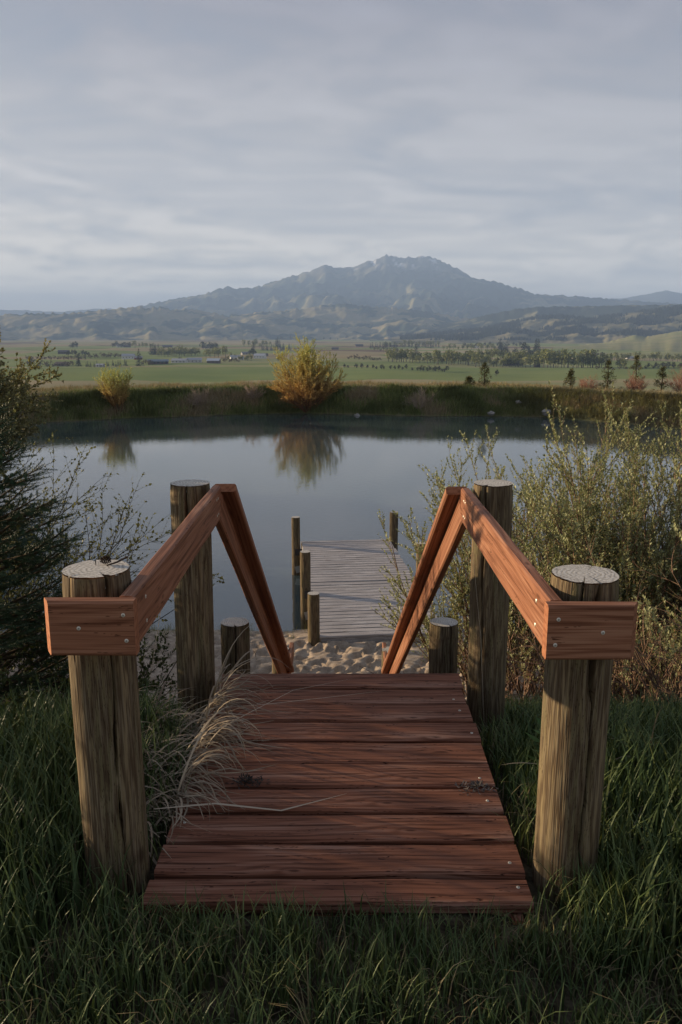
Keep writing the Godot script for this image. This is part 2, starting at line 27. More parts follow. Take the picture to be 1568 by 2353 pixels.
class Geo:
	var v := PackedVector3Array()
	var n := PackedVector3Array()
	var u := PackedVector2Array()
	var c := PackedColorArray()
	var i := PackedInt32Array()

	func p(pos: Vector3, nor: Vector3, uv := Vector2.ZERO, col := Color.WHITE) -> int:
		v.append(pos)
		n.append(nor)
		u.append(uv)
		c.append(col)
		return v.size() - 1

	func t(a: int, b: int, d: int) -> void:
		var f := (v[b] - v[a]).cross(v[d] - v[a])
		i.append(a)
		if f.dot(n[a] + n[b] + n[d]) > 0.0:
			i.append(d)
			i.append(b)
		else:
			i.append(b)
			i.append(d)

	func q(a: int, b: int, d: int, e: int) -> void:
		t(a, b, d)
		t(a, d, e)

	func smooth() -> void:
		var acc := PackedVector3Array()
		acc.resize(v.size())
		for k in range(0, i.size(), 3):
			var f := (v[i[k + 2]] - v[i[k]]).cross(v[i[k + 1]] - v[i[k]])
			acc[i[k]] += f
			acc[i[k + 1]] += f
			acc[i[k + 2]] += f
		for k in v.size():
			n[k] = acc[k].normalized() if acc[k].length_squared() > 1e-20 else Vector3.UP

	func onto(mesh: ArrayMesh, m: Material) -> ArrayMesh:
		if i.is_empty():
			return mesh
		var a := []
		a.resize(Mesh.ARRAY_MAX)
		a[Mesh.ARRAY_VERTEX] = v
		a[Mesh.ARRAY_NORMAL] = n
		a[Mesh.ARRAY_TEX_UV] = u
		a[Mesh.ARRAY_COLOR] = c
		a[Mesh.ARRAY_INDEX] = i
		mesh.add_surface_from_arrays(Mesh.PRIMITIVE_TRIANGLES, a)
		mesh.surface_set_material(mesh.get_surface_count() - 1, m)
		return mesh

	func made(m: Material) -> ArrayMesh:
		return onto(ArrayMesh.new(), m)

	# a tapering tube along a run of points
	func tube(pts: PackedVector3Array, rad: PackedFloat32Array, sides: int, col: Color) -> void:
		var first := v.size()
		for k in pts.size():
			var d := (pts[mini(k + 1, pts.size() - 1)] - pts[maxi(k - 1, 0)]).normalized()
			var s := d.cross(Vector3(0.31, 0.2, 0.93)).normalized()
			var w := d.cross(s)
			for j in sides:
				var an := TAU * j / sides
				var o := s * cos(an) + w * sin(an)
				p(pts[k] + o * rad[k], o, Vector2(float(j) / sides, k * 0.3), col)
		for k in pts.size() - 1:
			for j in sides:
				var a := first + k * sides + j
				var b := first + k * sides + (j + 1) % sides
				q(a, b, b + sides, a + sides)

	# a pointed leaf of four corners, slightly folded along its midrib
	func leaf(pos: Vector3, d: Vector3, side: Vector3, length: float, wide: float, col: Color) -> void:
		var nor := d.cross(side).normalized()
		var a := p(pos, nor, Vector2.ZERO, col)
		var b := p(pos + d * length * 0.45 + side * wide * 0.5 + nor * wide * 0.15, nor, Vector2.ZERO, col)
		var e := p(pos + d * length, nor, Vector2.ZERO, col)
		var f := p(pos + d * length * 0.45 - side * wide * 0.5 + nor * wide * 0.15, nor, Vector2.ZERO, col)
		q(a, b, e, f)

	# a grass blade: a narrow ribbon that bends over towards "lean"
	func blade(pos: Vector3, height: float, lean: Vector3, bend: float, wide: float, segs: int, col: Color) -> void:
		var side := Vector3(-lean.z, 0.0, lean.x)
		var last := Vector3.UP
		var at := pos
		var la := -1
		var lb := -1
		for k in segs + 1:
			var f := float(k) / segs
			var an := bend * (0.25 + 0.75 * f) * f * 1.4
			var d := Vector3.UP * cos(an) + lean * sin(an)
			var nor := d.cross(side)
			var w := wide * 0.5 * (1.0 - f * f * 0.92)
			var a := p(at - side * w, nor, Vector2(0, f), col)
			var b := p(at + side * w, nor, Vector2(1, f), col)
			if la >= 0:
				q(la, lb, b, a)
			la = a
			lb = b
			at += d * height / segs
			last = d


# ---------------------------------------------------------------- naming

func numbered(called: String) -> String:
	var k: int = counts.get(called, 0)
	counts[called] = k + 1
	return called if k == 0 else "%s_%03d" % [called, k]


func tag(o: Node, label: String, category: String, group := "", kind := "") -> Node:
	if label:
		o.set_meta("label", label)
	if category:
		o.set_meta("category", category)
	if group:
		o.set_meta("group", group)
	if kind:
		o.set_meta("kind", kind)
	return o


func thing(called: String, at: Vector3, label: String, category: String, group := "") -> Node3D:
	var o := Node3D.new()
	o.name = numbered(called)
	o.position = at
	add_child(o)
	tag(o, label, category, group)
	return o


func part(called: String, mesh: Mesh, parent: Node, tr := Transform3D()) -> MeshInstance3D:
	var o := MeshInstance3D.new()
	o.name = called
	o.mesh = mesh
	o.transform = tr
	parent.add_child(o, true)
	return o


func single(called: String, mesh: Mesh, at: Vector3, label: String, category: String, group := "") -> MeshInstance3D:
	var o := part(numbered(called), mesh, self, Transform3D(Basis(), at))
	tag(o, label, category, group)
	return o


func setting(called: String, mesh: Mesh) -> MeshInstance3D:
	var o := part(numbered(called), mesh, self)
	o.set_meta("kind", "structure")
	return o


func scatter(called: String, mesh: Mesh, places: Array, tints: PackedColorArray, label: String, category: String) -> void:
	var mm := MultiMesh.new()
	mm.transform_format = MultiMesh.TRANSFORM_3D
	mm.use_colors = true
	mm.mesh = mesh
	mm.instance_count = places.size()
	for k in places.size():
		mm.set_instance_transform(k, places[k])
		mm.set_instance_color(k, tints[k])
	var o := MultiMeshInstance3D.new()
	o.name = numbered(called)
	o.multimesh = mm
	add_child(o)
	tag(o, label, category, "", "stuff")


# ---------------------------------------------------------------- materials

func lin(r: float, g: float, b: float) -> Color:
	return Color(r, g, b).linear_to_srgb()


func texture_of(im: Image) -> ImageTexture:
	return ImageTexture.create_from_image(im)


func noise(seed_: int, freq: float, oct := 3, kind := FastNoiseLite.TYPE_SIMPLEX_SMOOTH) -> FastNoiseLite:
	var f := FastNoiseLite.new()
	f.seed = seed_
	f.frequency = freq
	f.noise_type = kind
	f.fractal_octaves = oct
	f.fractal_type = FastNoiseLite.FRACTAL_FBM if oct > 1 else FastNoiseLite.FRACTAL_NONE
	return f


# sawn timber, grain along u: [colour image, relief image]
func timber(w: int, h: int, seed_: int, dark: Color, mid: Color, pale: Color, rings: float, crack: float, wear: float) -> Array:
	var im := Image.create(w, h, false, Image.FORMAT_RGB8)
	var bm := Image.create(w, h, false, Image.FORMAT_L8)
	var warp := noise(seed_, 0.004, 3)
	var fibre := noise(seed_ + 1, 0.03, 3)
	var hair := noise(seed_ + 2, 0.25, 2)
	var patch := noise(seed_ + 3, 0.006, 3)
	var check := noise(seed_ + 4, 0.02, 2)
	var r := RandomNumberGenerator.new()
	r.seed = seed_
	var knots := []
	for k in 4:
		knots.append(Vector3(r.randf() * w, r.randf() * h, r.randf_range(4.0, 8.0)))
	for y in h:
		for x in w:
			var bend := warp.get_noise_2d(x * 0.3, y * 2.0) * 1.9
			var knot := 0.0
			for k in knots:
				var dx: float = (x - k.x) / 3.2
				var dy: float = y - k.y
				if absf(dx) < 40.0 and absf(dy) < 40.0:
					var dd := sqrt(dx * dx + dy * dy)
					bend += 1.7 * exp(-dd / (k.z * 1.3))
					knot = maxf(knot, clampf(1.4 - dd / k.z * 1.6, 0.0, 1.0))
			var ring := sin((y * rings / h + bend) * TAU)
			ring = pow(0.5 + 0.5 * ring, 2.2)
			var fb := fibre.get_noise_2d(x * 0.07, y * 2.6)
			var hr := hair.get_noise_2d(x * 0.016, y * 1.5)
			var pt := patch.get_noise_2d(x * 0.35, y * 2.0)
			var ck := check.get_noise_2d(x * 0.13, y * 3.1)
			var split := clampf((absf(ck) - 0.012) / 0.02, 0.0, 1.0) if patch.get_noise_2d(x + 900, y * 2.0) > 0.08 - crack else 1.0
			var tone := 0.5 + fb * 0.5 + hr * 0.55 - ring * 0.34 + 0.18
			var c := dark.lerp(mid, clampf(tone * 1.5, 0.0, 1.0)).lerp(pale, clampf((tone - 0.62) * 0.9 + (pt - 0.05) * wear, 0.0, 0.85))
			c = c.lerp(dark * 0.5, knot * 0.7)
			c = c.lerp(dark * 0.45, 1.0 - split)
			im.set_pixel(x, y, c.linear_to_srgb())
			var hgt := clampf(0.62 + fb * 0.25 + hr * 0.3 - ring * 0.18, 0.0, 1.0) * (0.25 + 0.75 * split)
			bm.set_pixel(x, y, Color(hgt, hgt, hgt))
	return [texture_of(im), texture_of(bm)]


# a peeled, treated pole: u runs round it (and closes), v runs along it
func pole_skin(w: int, h: int, seed_: int) -> Array:
	var im := Image.create(w, h, false, Image.FORMAT_RGB8)
	var bm := Image.create(w, h, false, Image.FORMAT_L8)
	var a := noise(seed_, 1.1, 3)
	var b := noise(seed_ + 1, 5.0, 3)
	var e := noise(seed_ + 2, 14.0, 2)
	var d := noise(seed_ + 3, 2.3, 3)
	var tan_ := Color(0.25, 0.19, 0.108)
	var olive := Color(0.13, 0.11, 0.058)
	var brown := Color(0.075, 0.05, 0.03)
	var grey := Color(0.25, 0.205, 0.14)
	var r := RandomNumberGenerator.new()
	r.seed = seed_
	var knots := []
	for k in 11:
		knots.append(Vector3(r.randf() * TAU, r.randf() * 2.4, r.randf_range(0.012, 0.026)))
	for y in h:
		var ly := float(y) / h * 2.4
		for x in w:
			var an := TAU * x / w
			var cx := cos(an)
			var cz := sin(an)
			var p := a.get_noise_3d(cx, ly * 0.55, cz)
			var s := b.get_noise_3d(cx * 1.1, ly * 0.9, cz * 1.1)
			var f := e.get_noise_3d(cx * 1.5, ly * 0.34, cz * 1.5)
			var k := d.get_noise_3d(cx * 1.2 + p, ly * 0.6, cz * 1.2)
			var knot := 0.0
			for q in knots:
				var dy: float = (ly - q.y) * 0.7
				if absf(dy) < 0.09:
					var dx: float = angle_difference(an, q.x) * 0.092
					var dd := sqrt(dx * dx + dy * dy)
					k += 0.35 * exp(-dd / q.z)
					knot = maxf(knot, clampf(1.5 - dd / q.z * 1.5, 0.0, 1.0))
			var ring := pow(0.5 + 0.5 * sin((k * 3.4 + s * 0.5) * TAU), 3.0)
			var c := tan_.lerp(olive, clampf(0.55 + p * 1.6, 0.0, 1.0))
			c = c.lerp(brown, clampf(0.45 + s * 1.8 + ring * 0.55 - p * 0.6, 0.0, 0.9))
			c = c.lerp(grey, clampf(f * 1.3 + 0.02, 0.0, 0.5))
			var check := clampf((absf(f + s * 0.3) - 0.01) / 0.03, 0.0, 1.0) if p > -0.05 else 1.0
			c = c.lerp(brown * 0.4, (1.0 - check) * 0.85)
			c = c.lerp(brown * 0.7, knot * 0.75)
			im.set_pixel(x, y, c.linear_to_srgb())
			var hgt := clampf(0.55 + f * 0.6 + s * 0.25 - ring * 0.12, 0.0, 1.0) * (0.3 + 0.7 * check)
			bm.set_pixel(x, y, Color(hgt, hgt, hgt))
	return [texture_of(im), texture_of(bm)]


# sawn end of a log: growth rings about the middle, bleached, with drying checks
func end_grain(size: int, seed_: int, inner: Color, ring_col: Color) -> Array:
	var im := Image.create(size, size, false, Image.FORMAT_RGB8)
	var bm := Image.create(size, size, false, Image.FORMAT_L8)
	var a := noise(seed_, 0.012, 3)
	var b := noise(seed_ + 1, 0.035, 3)
	var e := noise(seed_ + 2, 2.2, 2)
	for y in size:
		for x in size:
			var px := (x - size * 0.5) / size * 2.0
			var py := (y - size * 0.47) / size * 2.0
			var r := sqrt(px * px + py * py) * (1.0 + a.get_noise_2d(x, y) * 0.12)
			var an := atan2(py, px)
			var ring := pow(0.5 + 0.5 * sin(r * 7.0 * TAU), 2.0)
			var mottle := b.get_noise_2d(x, y)
			var ray := e.get_noise_3d(cos(an) * 6.0, sin(an) * 6.0, r * 0.35)
			var check := 1.0 - clampf((0.06 - absf(ray)) / 0.05, 0.0, 1.0) * clampf(r * 1.5 - 0.1, 0.0, 1.0) * 0.6
			var c := inner.lerp(ring_col, clampf(ring * 0.5 + mottle * 0.5 + 0.08, 0.0, 1.0))
			c = c.lerp(ring_col * 0.35, 1.0 - check)
			im.set_pixel(x, y, c.linear_to_srgb())
			var hgt := clampf(0.6 - ring * 0.25 + mottle * 0.2, 0.0, 1.0) * check
			bm.set_pixel(x, y, Color(hgt, hgt, hgt))
	return [texture_of(im), texture_of(bm)]


func mottled(size: int, seed_: int, cols: Array, freq: float) -> ImageTexture:
	var im := Image.create(size, size, false, Image.FORMAT_RGB8)
	var a := noise(seed_, freq, 5)
	var b := noise(seed_ + 1, freq * 7.0, 3)
	for y in size:
		for x in size:
			var f := clampf(0.5 + a.get_noise_2d(x, y) * 0.9 + b.get_noise_2d(x, y) * 0.5, 0.0, 0.999) * (cols.size() - 1)
			var k := int(f)
			var c: Color = cols[k].lerp(cols[k + 1], f - k)
			im.set_pixel(x, y, c.linear_to_srgb())
	return texture_of(im)


func mat(rough: float, maps := [], relief := 0.0, tint := Color.WHITE) -> StandardMaterial3D:
	var m := StandardMaterial3D.new()
	m.roughness = rough
	m.albedo_color = tint
	m.metallic_specular = 0.18
	if maps.size() > 0:
		m.albedo_texture = maps[0]
	if maps.size() > 1 and relief > 0.0:
		m.heightmap_enabled = true
		m.heightmap_texture = maps[1]
		m.heightmap_scale = relief
	return m


func painted_by_vertex(rough: float, through := 0.0) -> StandardMaterial3D:
	var m := StandardMaterial3D.new()
	m.roughness = rough
	m.metallic_specular = 0.25
	m.vertex_color_use_as_albedo = true
	if through > 0.0:
		m.backlight_enabled = true
		m.backlight = Color(through, through, through * 0.8)
	return m


func materials() -> void:
	var red := timber(1024, 256, 11, Color(0.065, 0.027, 0.016), Color(0.225, 0.096, 0.058), Color(0.36, 0.215, 0.155), 15.0, 0.16, 0.9)
	M.plank = mat(0.62, red, 0.12)
	var fresh := timber(1024, 256, 31, Color(0.13, 0.052, 0.028), Color(0.285, 0.13, 0.074), Color(0.42, 0.24, 0.15), 10.0, -0.1, 0.5)
	M.rail = mat(0.55, fresh, 0.08)
	var grey := timber(1024, 256, 51, Color(0.2, 0.18, 0.165), Color(0.48, 0.445, 0.42), Color(0.65, 0.615, 0.58), 11.0, 0.2, 1.2)
	M.dock = mat(0.8, grey, 0.12)
	M.pole = mat(0.8, pole_skin(512, 1024, 71), 0.2)
	var end_ := end_grain(512, 81, Color(0.68, 0.64, 0.56), Color(0.22, 0.19, 0.15))
	M.pole_end = mat(0.85, end_, 0.06)
	M.sawn_end = mat(0.7, end_grain(256, 91, Color(0.36, 0.16, 0.085), Color(0.2, 0.075, 0.04)), 0.05)
	M.dock_end = M.pole_end
	M.screw = mat(0.35)
	M.screw.metallic = 0.2
	M.screw.albedo_color = lin(0.62, 0.58, 0.48)
	M.recess_shade = mat(0.6)
	M.recess_shade.albedo_color = lin(0.3, 0.28, 0.24)  # darker than the screw head: shade in the hollow put into the colour
	M.black_steel = mat(0.5)
	M.black_steel.metallic = 0.6
	M.black_steel.albedo_color = lin(0.05, 0.05, 0.055)
	M.zinc = mat(0.45)
	M.zinc.metallic = 0.7
	M.zinc.albedo_color = lin(0.5, 0.5, 0.48)
	M.leaf = painted_by_vertex(0.55, 0.7)
	M.needle = painted_by_vertex(0.5, 0.25)
	M.bark = painted_by_vertex(0.85)
	M.grass = painted_by_vertex(0.5, 0.6)
	M.straw = painted_by_vertex(0.6, 0.4)
	M.plain = painted_by_vertex(0.9)
	M.land = painted_by_vertex(1.0)
	M.land.metallic_specular = 0.0
	var soil := mottled(512, 101, [Color(0.02, 0.017, 0.011), Color(0.045, 0.037, 0.024), Color(0.07, 0.058, 0.037), Color(0.11, 0.092, 0.06)], 0.02)
	M.soil = mat(0.95, [soil])
	M.soil.uv1_triplanar = true
	M.soil.uv1_scale = Vector3(0.8, 0.8, 0.8)
	var sand := mottled(512, 111, [Color(0.2, 0.155, 0.115), Color(0.32, 0.255, 0.19), Color(0.38, 0.305, 0.23), Color(0.46, 0.375, 0.285)], 0.02)
	M.sand = mat(0.95, [sand])
	M.sand.uv1_triplanar = true
	M.sand.uv1_scale = Vector3(0.7, 0.7, 0.7)
	# water: dark and clear, mirror-like under a fine ripple
	var wv := mat(0.03)
	wv.albedo_color = lin(0.064, 0.09, 0.09)
	wv.metallic_specular = 0.8
	var rip := noise(121, 0.018, 4)
	var rim := rip.get_seamless_image(512, 512)
	rim.convert(Image.FORMAT_RGBA8)
	rim.bump_map_to_normal_map(3.0)
	wv.normal_enabled = true
	wv.normal_texture = texture_of(rim)
	wv.normal_scale = 0.07
	M.water = wv


# ---------------------------------------------------------------- camera, sky and sun

func view_and_light() -> void:
	var cam := Camera3D.new()
	cam.name = "camera"
	cam.fov = 63.8
	cam.near = 0.05
	cam.far = 60000.0
	cam.position = Vector3(0, EYE, 0)
	cam.rotation_degrees = Vector3(-12.3, 0, 0)
	cam.current = true
	add_child(cam)
	var sun := DirectionalLight3D.new()
	sun.name = "sun"
	sun.light_energy = 1.6
	sun.light_color = Color(1.0, 0.89, 0.74)
	sun.light_angular_distance = 0.6
	sun.shadow_enabled = true
	add_child(sun)
	sun.look_at_from_position(sun_dir() * 50.0, Vector3.ZERO)
	var env := Environment.new()
	env.background_mode = Environment.BG_SKY
	env.sky = Sky.new()
	env.sky.sky_material = PanoramaSkyMaterial.new()
	env.sky.sky_material.panorama = sky_picture()
	env.tonemap_mode = Environment.TONE_MAPPER_LINEAR
	env.tonemap_exposure = 2.75
	env.sdfgi_enabled = true
	env.ssao_enabled = true
	env.ssil_enabled = true
	env.fog_enabled = true
	env.fog_density = 0.00013
	env.fog_light_color = Color(0.68, 0.81, 1.0)
	var we := WorldEnvironment.new()
	we.name = "air"
	we.environment = env
	add_child(we)


# towards the sun: low on the left, a little beyond the landing
func sun_dir() -> Vector3:
	var el := deg_to_rad(8.5)
	return Vector3(-0.935 * cos(el), sin(el), -0.355 * cos(el)).normalized()


# a thin sheet of evening cloud with bluer gaps
func sky_picture() -> ImageTexture:
	var w := 2048
	var h := 1024
	var data := PackedFloat32Array()
	data.resize(w * h * 3)
	var big := noise(201, 0.55, 4)
	var mid := noise(202, 1.5, 4)
	var wisp := noise(203, 3.2, 4)
	var warp := noise(204, 0.5, 2)
	var low := Color(0.45, 0.405, 0.33)
	var middle := Color(0.205, 0.203, 0.208)
	var high := Color(0.088, 0.093, 0.118)
	var zenith := Color(0.068, 0.077, 0.104)
	var gap := Color(0.08, 0.102, 0.138)
	var s := sun_dir()
	var o := 0
	for y in h:
		var el := PI * 0.5 - PI * (y + 0.5) / h
		var up := sin(el)
		var flat_ := cos(el)
		for x in w:
			var c: Color
			if el < -0.05:
				c = Color(0.056, 0.058, 0.05)
			else:
				var ph := TAU * (x + 0.5) / w
				var dx := sin(ph) * flat_
				var dz := -cos(ph) * flat_
				var e := clampf(up, 0.0, 1.0)
				c = low.lerp(middle, smoothstep(-0.02, 0.17, e)).lerp(high, smoothstep(0.1, 0.42, e)).lerp(zenith, smoothstep(0.35, 1.0, e))
				var k := 1.0 / (maxf(up, 0.0) + 0.09)
				var px := dx * k
				var pz := dz * k
				var wx := warp.get_noise_2d(px, pz) * 0.9
				var b := big.get_noise_2d(px * 0.7 + pz * 0.15 + wx, pz * 0.85 + 7.0)
				var m := mid.get_noise_2d(px * 0.8 + pz * 0.3 + wx * 0.8, pz * 1.0 - 3.0)
				var f := wisp.get_noise_2d(px * 0.8 + pz * 0.4 + wx, pz * 1.25)
				var cover := 0.5 + b * 0.6 + m * 0.55 + f * 0.4
				var near_edge := smoothstep(0.0, 0.06, e)
				c = c.lerp(gap.lerp(c, 0.35), clampf((0.7 - cover) * 0.95, 0.0, 0.7) * near_edge)
				var lift := 1.0 + clampf(cover - 0.5, 0.0, 0.6) * 0.24 * near_edge
				c = Color(c.r * lift * 1.01, c.g * lift, c.b * lift)
				var cs := dx * s.x + up * s.y + dz * s.z
				var glow := 0.55 * pow(maxf(0.0, 0.5 + 0.5 * cs), 4.0)
				c = Color(c.r * (1.0 + glow), c.g * (1.0 + glow * 0.9), c.b * (1.0 + glow * 0.7))
			data[o] = c.r
			data[o + 1] = c.g
			data[o + 2] = c.b
			o += 3
	return texture_of(Image.create_from_data(w, h, false, Image.FORMAT_RGBF, data.to_byte_array()))


# ---------------------------------------------------------------- the ground

const SLOPE := [[-14.0, 0.1], [1.0, -0.03], [2.2, -0.06], [3.0, -0.15], [3.7, -0.32], [5.0, -1.12], [6.4, -2.1], [7.3, -2.44], [8.6, -2.52], [10.6, -2.63], [11.4, -2.84], [12.1, -3.05], [13.0, -3.32], [16.0, -4.2], [40.0, -5.0]]


func along(table: Array, x: float) -> float:
	if x <= table[0][0]:
		return table[0][1]
	for k in range(1, table.size()):
		if x <= table[k][0]:
			var f: float = (x - table[k - 1][0]) / (table[k][0] - table[k - 1][0])
			return lerpf(table[k - 1][1], table[k][1], f)
	return table[-1][1]


func ground_y(x: float, z: float) -> float:
	var s := -z
	var shift := 0.0
	if x < -9.0:
		shift = (-9.0 - x) * 1.9
	elif x > 7.0:
		shift = (x - 7.0) * 1.5
	s -= shift * smoothstep(3.0, 14.0, s)
	var y := (along(SLOPE, s - 0.35) + along(SLOPE, s) + along(SLOPE, s + 0.35)) / 3.0
	return y + broad.get_noise_2d(x, z) * 0.07 + fine.get_noise_2d(x, z) * 0.02


func near_ground() -> void:
	var g := Geo.new()
	var nx := 200
	var nz := 190
	for j in nz + 1:
		var z := 8.0 - 48.0 * pow(float(j) / nz, 1.25)
		for k in nx + 1:
			var f := 2.0 * k / nx - 1.0
			var x := 32.0 * signf(f) * pow(absf(f), 1.7)
			g.p(Vector3(x, ground_y(x, z), z), Vector3.UP)
	for j in nz:
		for k in nx:
			var a := j * (nx + 1) + k
			g.q(a, a + 1, a + nx + 2, a + nx + 1)
	g.smooth()
	setting("ground", g.made(M.soil))


func beach_edge(x: float, z: float) -> float:
	var wob := broad.get_noise_2d(x * 1.5 + 40.0, z * 1.5) * 0.9
	var a := smoothstep(-5.6, -4.6, x + wob * 0.6)
	var b := 1.0 - smoothstep(2.0, 2.8, x + wob * 0.5 + (z + 9.0) * 0.15)
	var c := 1.0 - smoothstep(-6.9, -6.2, z + wob * 0.3)
	var d := smoothstep(-12.6, -11.9, z)
	return a * b * c * d


func beach() -> void:
	var g := Geo.new()
	var st := 0.04
	var x0 := -6.0
	var z0 := -6.0
	var nx := 230
	var nz := 168
	var hgt := PackedFloat32Array()
	hgt.resize((nx + 1) * (nz + 1))
	for j in nz + 1:
		for k in nx + 1:
			var x := x0 + k * st
			var z := z0 - j * st
			hgt[j * (nx + 1) + k] = ground_y(x, z) - 0.06 + 0.17 * beach_edge(x, z)
	# foot-trodden hollows, each with a soft raised rim
	for t in 2300:
		var cx := rng.randf_range(x0, x0 + nx * st)
		var cz := rng.randf_range(-11.3, -6.4)
		var ra := rng.randf_range(0.04, 0.08)
		var rb := ra * rng.randf_range(1.1, 1.9)
		var an := rng.randf_range(-0.7, 0.7) + PI * 0.5 * float(rng.randf() < 0.25)
		var deep := rng.randf_range(0.03, 0.06)
		var reach := int(rb * 1.9 / st) + 1
		var kx := int((cx - x0) / st)
		var kz := int((z0 - cz) / st)
		for j in range(maxi(0, kz - reach), mini(nz, kz + reach) + 1):
			for k in range(maxi(0, kx - reach), mini(nx, kx + reach) + 1):
				var dx := x0 + k * st - cx
				var dz := z0 - j * st - cz
				var u := (dx * cos(an) + dz * sin(an)) / ra
				var v := (-dx * sin(an) + dz * cos(an)) / rb
				var d := sqrt(u * u + v * v)
				if d < 1.8:
					hgt[j * (nx + 1) + k] += -deep * maxf(0.0, 1.0 - d * d * d) + deep * 0.1 * exp(-pow((d - 1.15) / 0.2, 2.0))
	for j in nz + 1:
		for k in nx + 1:
			var x := x0 + k * st
			var z := z0 - j * st
			g.p(Vector3(x, hgt[j * (nx + 1) + k] + fine.get_noise_2d(x * 9.0, z * 9.0) * 0.008, z), Vector3.UP)
	for j in nz:
		for k in nx:
			var a := j * (nx + 1) + k
			g.q(a, a + 1, a + nx + 2, a + nx + 1)
	g.smooth()
	setting("beach", g.made(M.sand))


func pond() -> void:
	var g := Geo.new()
	var a := g.p(Vector3(-70, WATER_Y, -9.5), Vector3.UP, Vector2(-70, 9.5) / 2.6)
	var b := g.p(Vector3(70, WATER_Y, -9.5), Vector3.UP, Vector2(70, 9.5) / 2.6)
	var c := g.p(Vector3(70, WATER_Y, -60), Vector3.UP, Vector2(70, 60) / 2.6)
	var d := g.p(Vector3(-70, WATER_Y, -60), Vector3.UP, Vector2(-70, 60) / 2.6)
	g.q(a, b, c, d)
	setting("pond_water", g.made(M.water))


const FAR_SHORE := [[-60.0, -30.0], [-24.0, -38.0], [-15.0, -43.8], [-11.6, -45.4], [-6.0, -47.4], [-2.0, -48.2], [5.0, -46.7], [11.0, -46.3], [14.0, -43.5], [16.5, -40.0], [22.0, -35.0], [60.0, -20.0]]


func shore_z(x: float) -> float:
	return (along(FAR_SHORE, x - 1.0) + along(FAR_SHORE, x) + along(FAR_SHORE, x + 1.0)) / 3.0 + broad.get_noise_2d(x * 0.8, 77.0) * 0.35


# b is metres behind the far water's edge
func bank_y(x: float, b: float) -> float:
	var y := along([[-4.0, -4.4], [0.0, -3.1], [0.35, -2.78], [1.0, -2.15], [1.7, -1.78], [2.6, -1.72], [9.0, -1.85], [14.0, -3.2], [60.0, -11.0], [300.0, -33.2], [420.0, -34.6]], b)
	return y + (broad.get_noise_2d(x * 0.9, b + 300.0) * 0.16 + fine.get_noise_2d(x, b) * 0.05) * smoothstep(0.0, 1.2, b) * (1.0 + b * 0.01)


func far_bank() -> void:
	var g := Geo.new()
	var rows := [-4.0, -1.0, 0.0, 0.2, 0.4, 0.7, 1.0, 1.35, 1.7, 2.1, 2.6, 3.5, 5.0, 7.0, 9.0, 11.0, 14.0, 25.0, 40.0, 60.0, 100.0, 160.0, 230.0, 300.0, 360.0, 420.0]
	var nx := 300
	for b in rows:
		for k in nx + 1:
			var x: float = (-60.0 + 120.0 * k / nx) * (1.0 + maxf(0.0, b) * 0.02)
			var z: float = shore_z(clampf(x, -60.0, 60.0)) - b
			var n: float = broad.get_noise_2d(x * 0.7, z * 0.7)
			var col: Color = Color(0.15, 0.155, 0.07).lerp(Color(0.25, 0.22, 0.12), clampf(0.5 + n, 0.0, 1.0))
			g.p(Vector3(x, bank_y(x, b), z), Vector3.UP, Vector2.ZERO, col)
	for j in rows.size() - 1:
		for k in nx:
			var a := j * (nx + 1) + k
			g.q(a, a + 1, a + nx + 2, a + nx + 1)
	g.smooth()
	setting("bank", g.made(M.land))


# ---------------------------------------------------------------- valley and mountains

func field_colour(x: float, d: float, cells: FastNoiseLite, tone: FastNoiseLite) -> Color:
	var green := Color(0.23, 0.27, 0.1)
	var deep := Color(0.175, 0.22, 0.08)
	var olive := Color(0.285, 0.29, 0.135)
	var straw := Color(0.33, 0.27, 0.155)
	var pale := Color(0.38, 0.32, 0.195)
	var earth := Color(0.2, 0.14, 0.095)
	var t := tone.get_noise_2d(x, d * 1.6)
	var c: Color
	if d < 650.0 + t * 40.0:
		c = olive.lerp(straw, clampf(0.45 + t * 1.2, 0.0, 1.0))
	elif d < 905.0 + x * 0.04 + t * 18.0:
		c = green.lerp(deep, clampf(0.35 + t * 1.5, 0.0, 1.0))
	elif d < 945.0 + x * 0.05 and x < 40.0:
		c = straw.lerp(olive, clampf(0.5 + t, 0.0, 1.0))
	else:
		var k := cells.get_noise_2d(x + d * 0.25, d * 1.5 - x * 0.2) * 0.5 + 0.5
		var dry := clampf((d - 1500.0) / 1200.0, 0.0, 1.0) * clampf(1.0 - (x - 100.0) / 600.0, 0.35, 1.0)
		if k < 0.30 - 0.2 * dry:
			c = green
		elif k < 0.5 - 0.3 * dry:
			c = deep.lerp(green, 0.5)
		elif k < 0.66 - 0.3 * dry:
			c = olive
		elif k < 0.72 - 0.25 * dry:
			c = earth
		elif k < 0.88:
			c = straw
		else:
			c = pale
		c = c.lerp(olive, clampf(0.05 + t * 0.5, 0.0, 0.4))
	return c * (1.0 + t * 0.16)


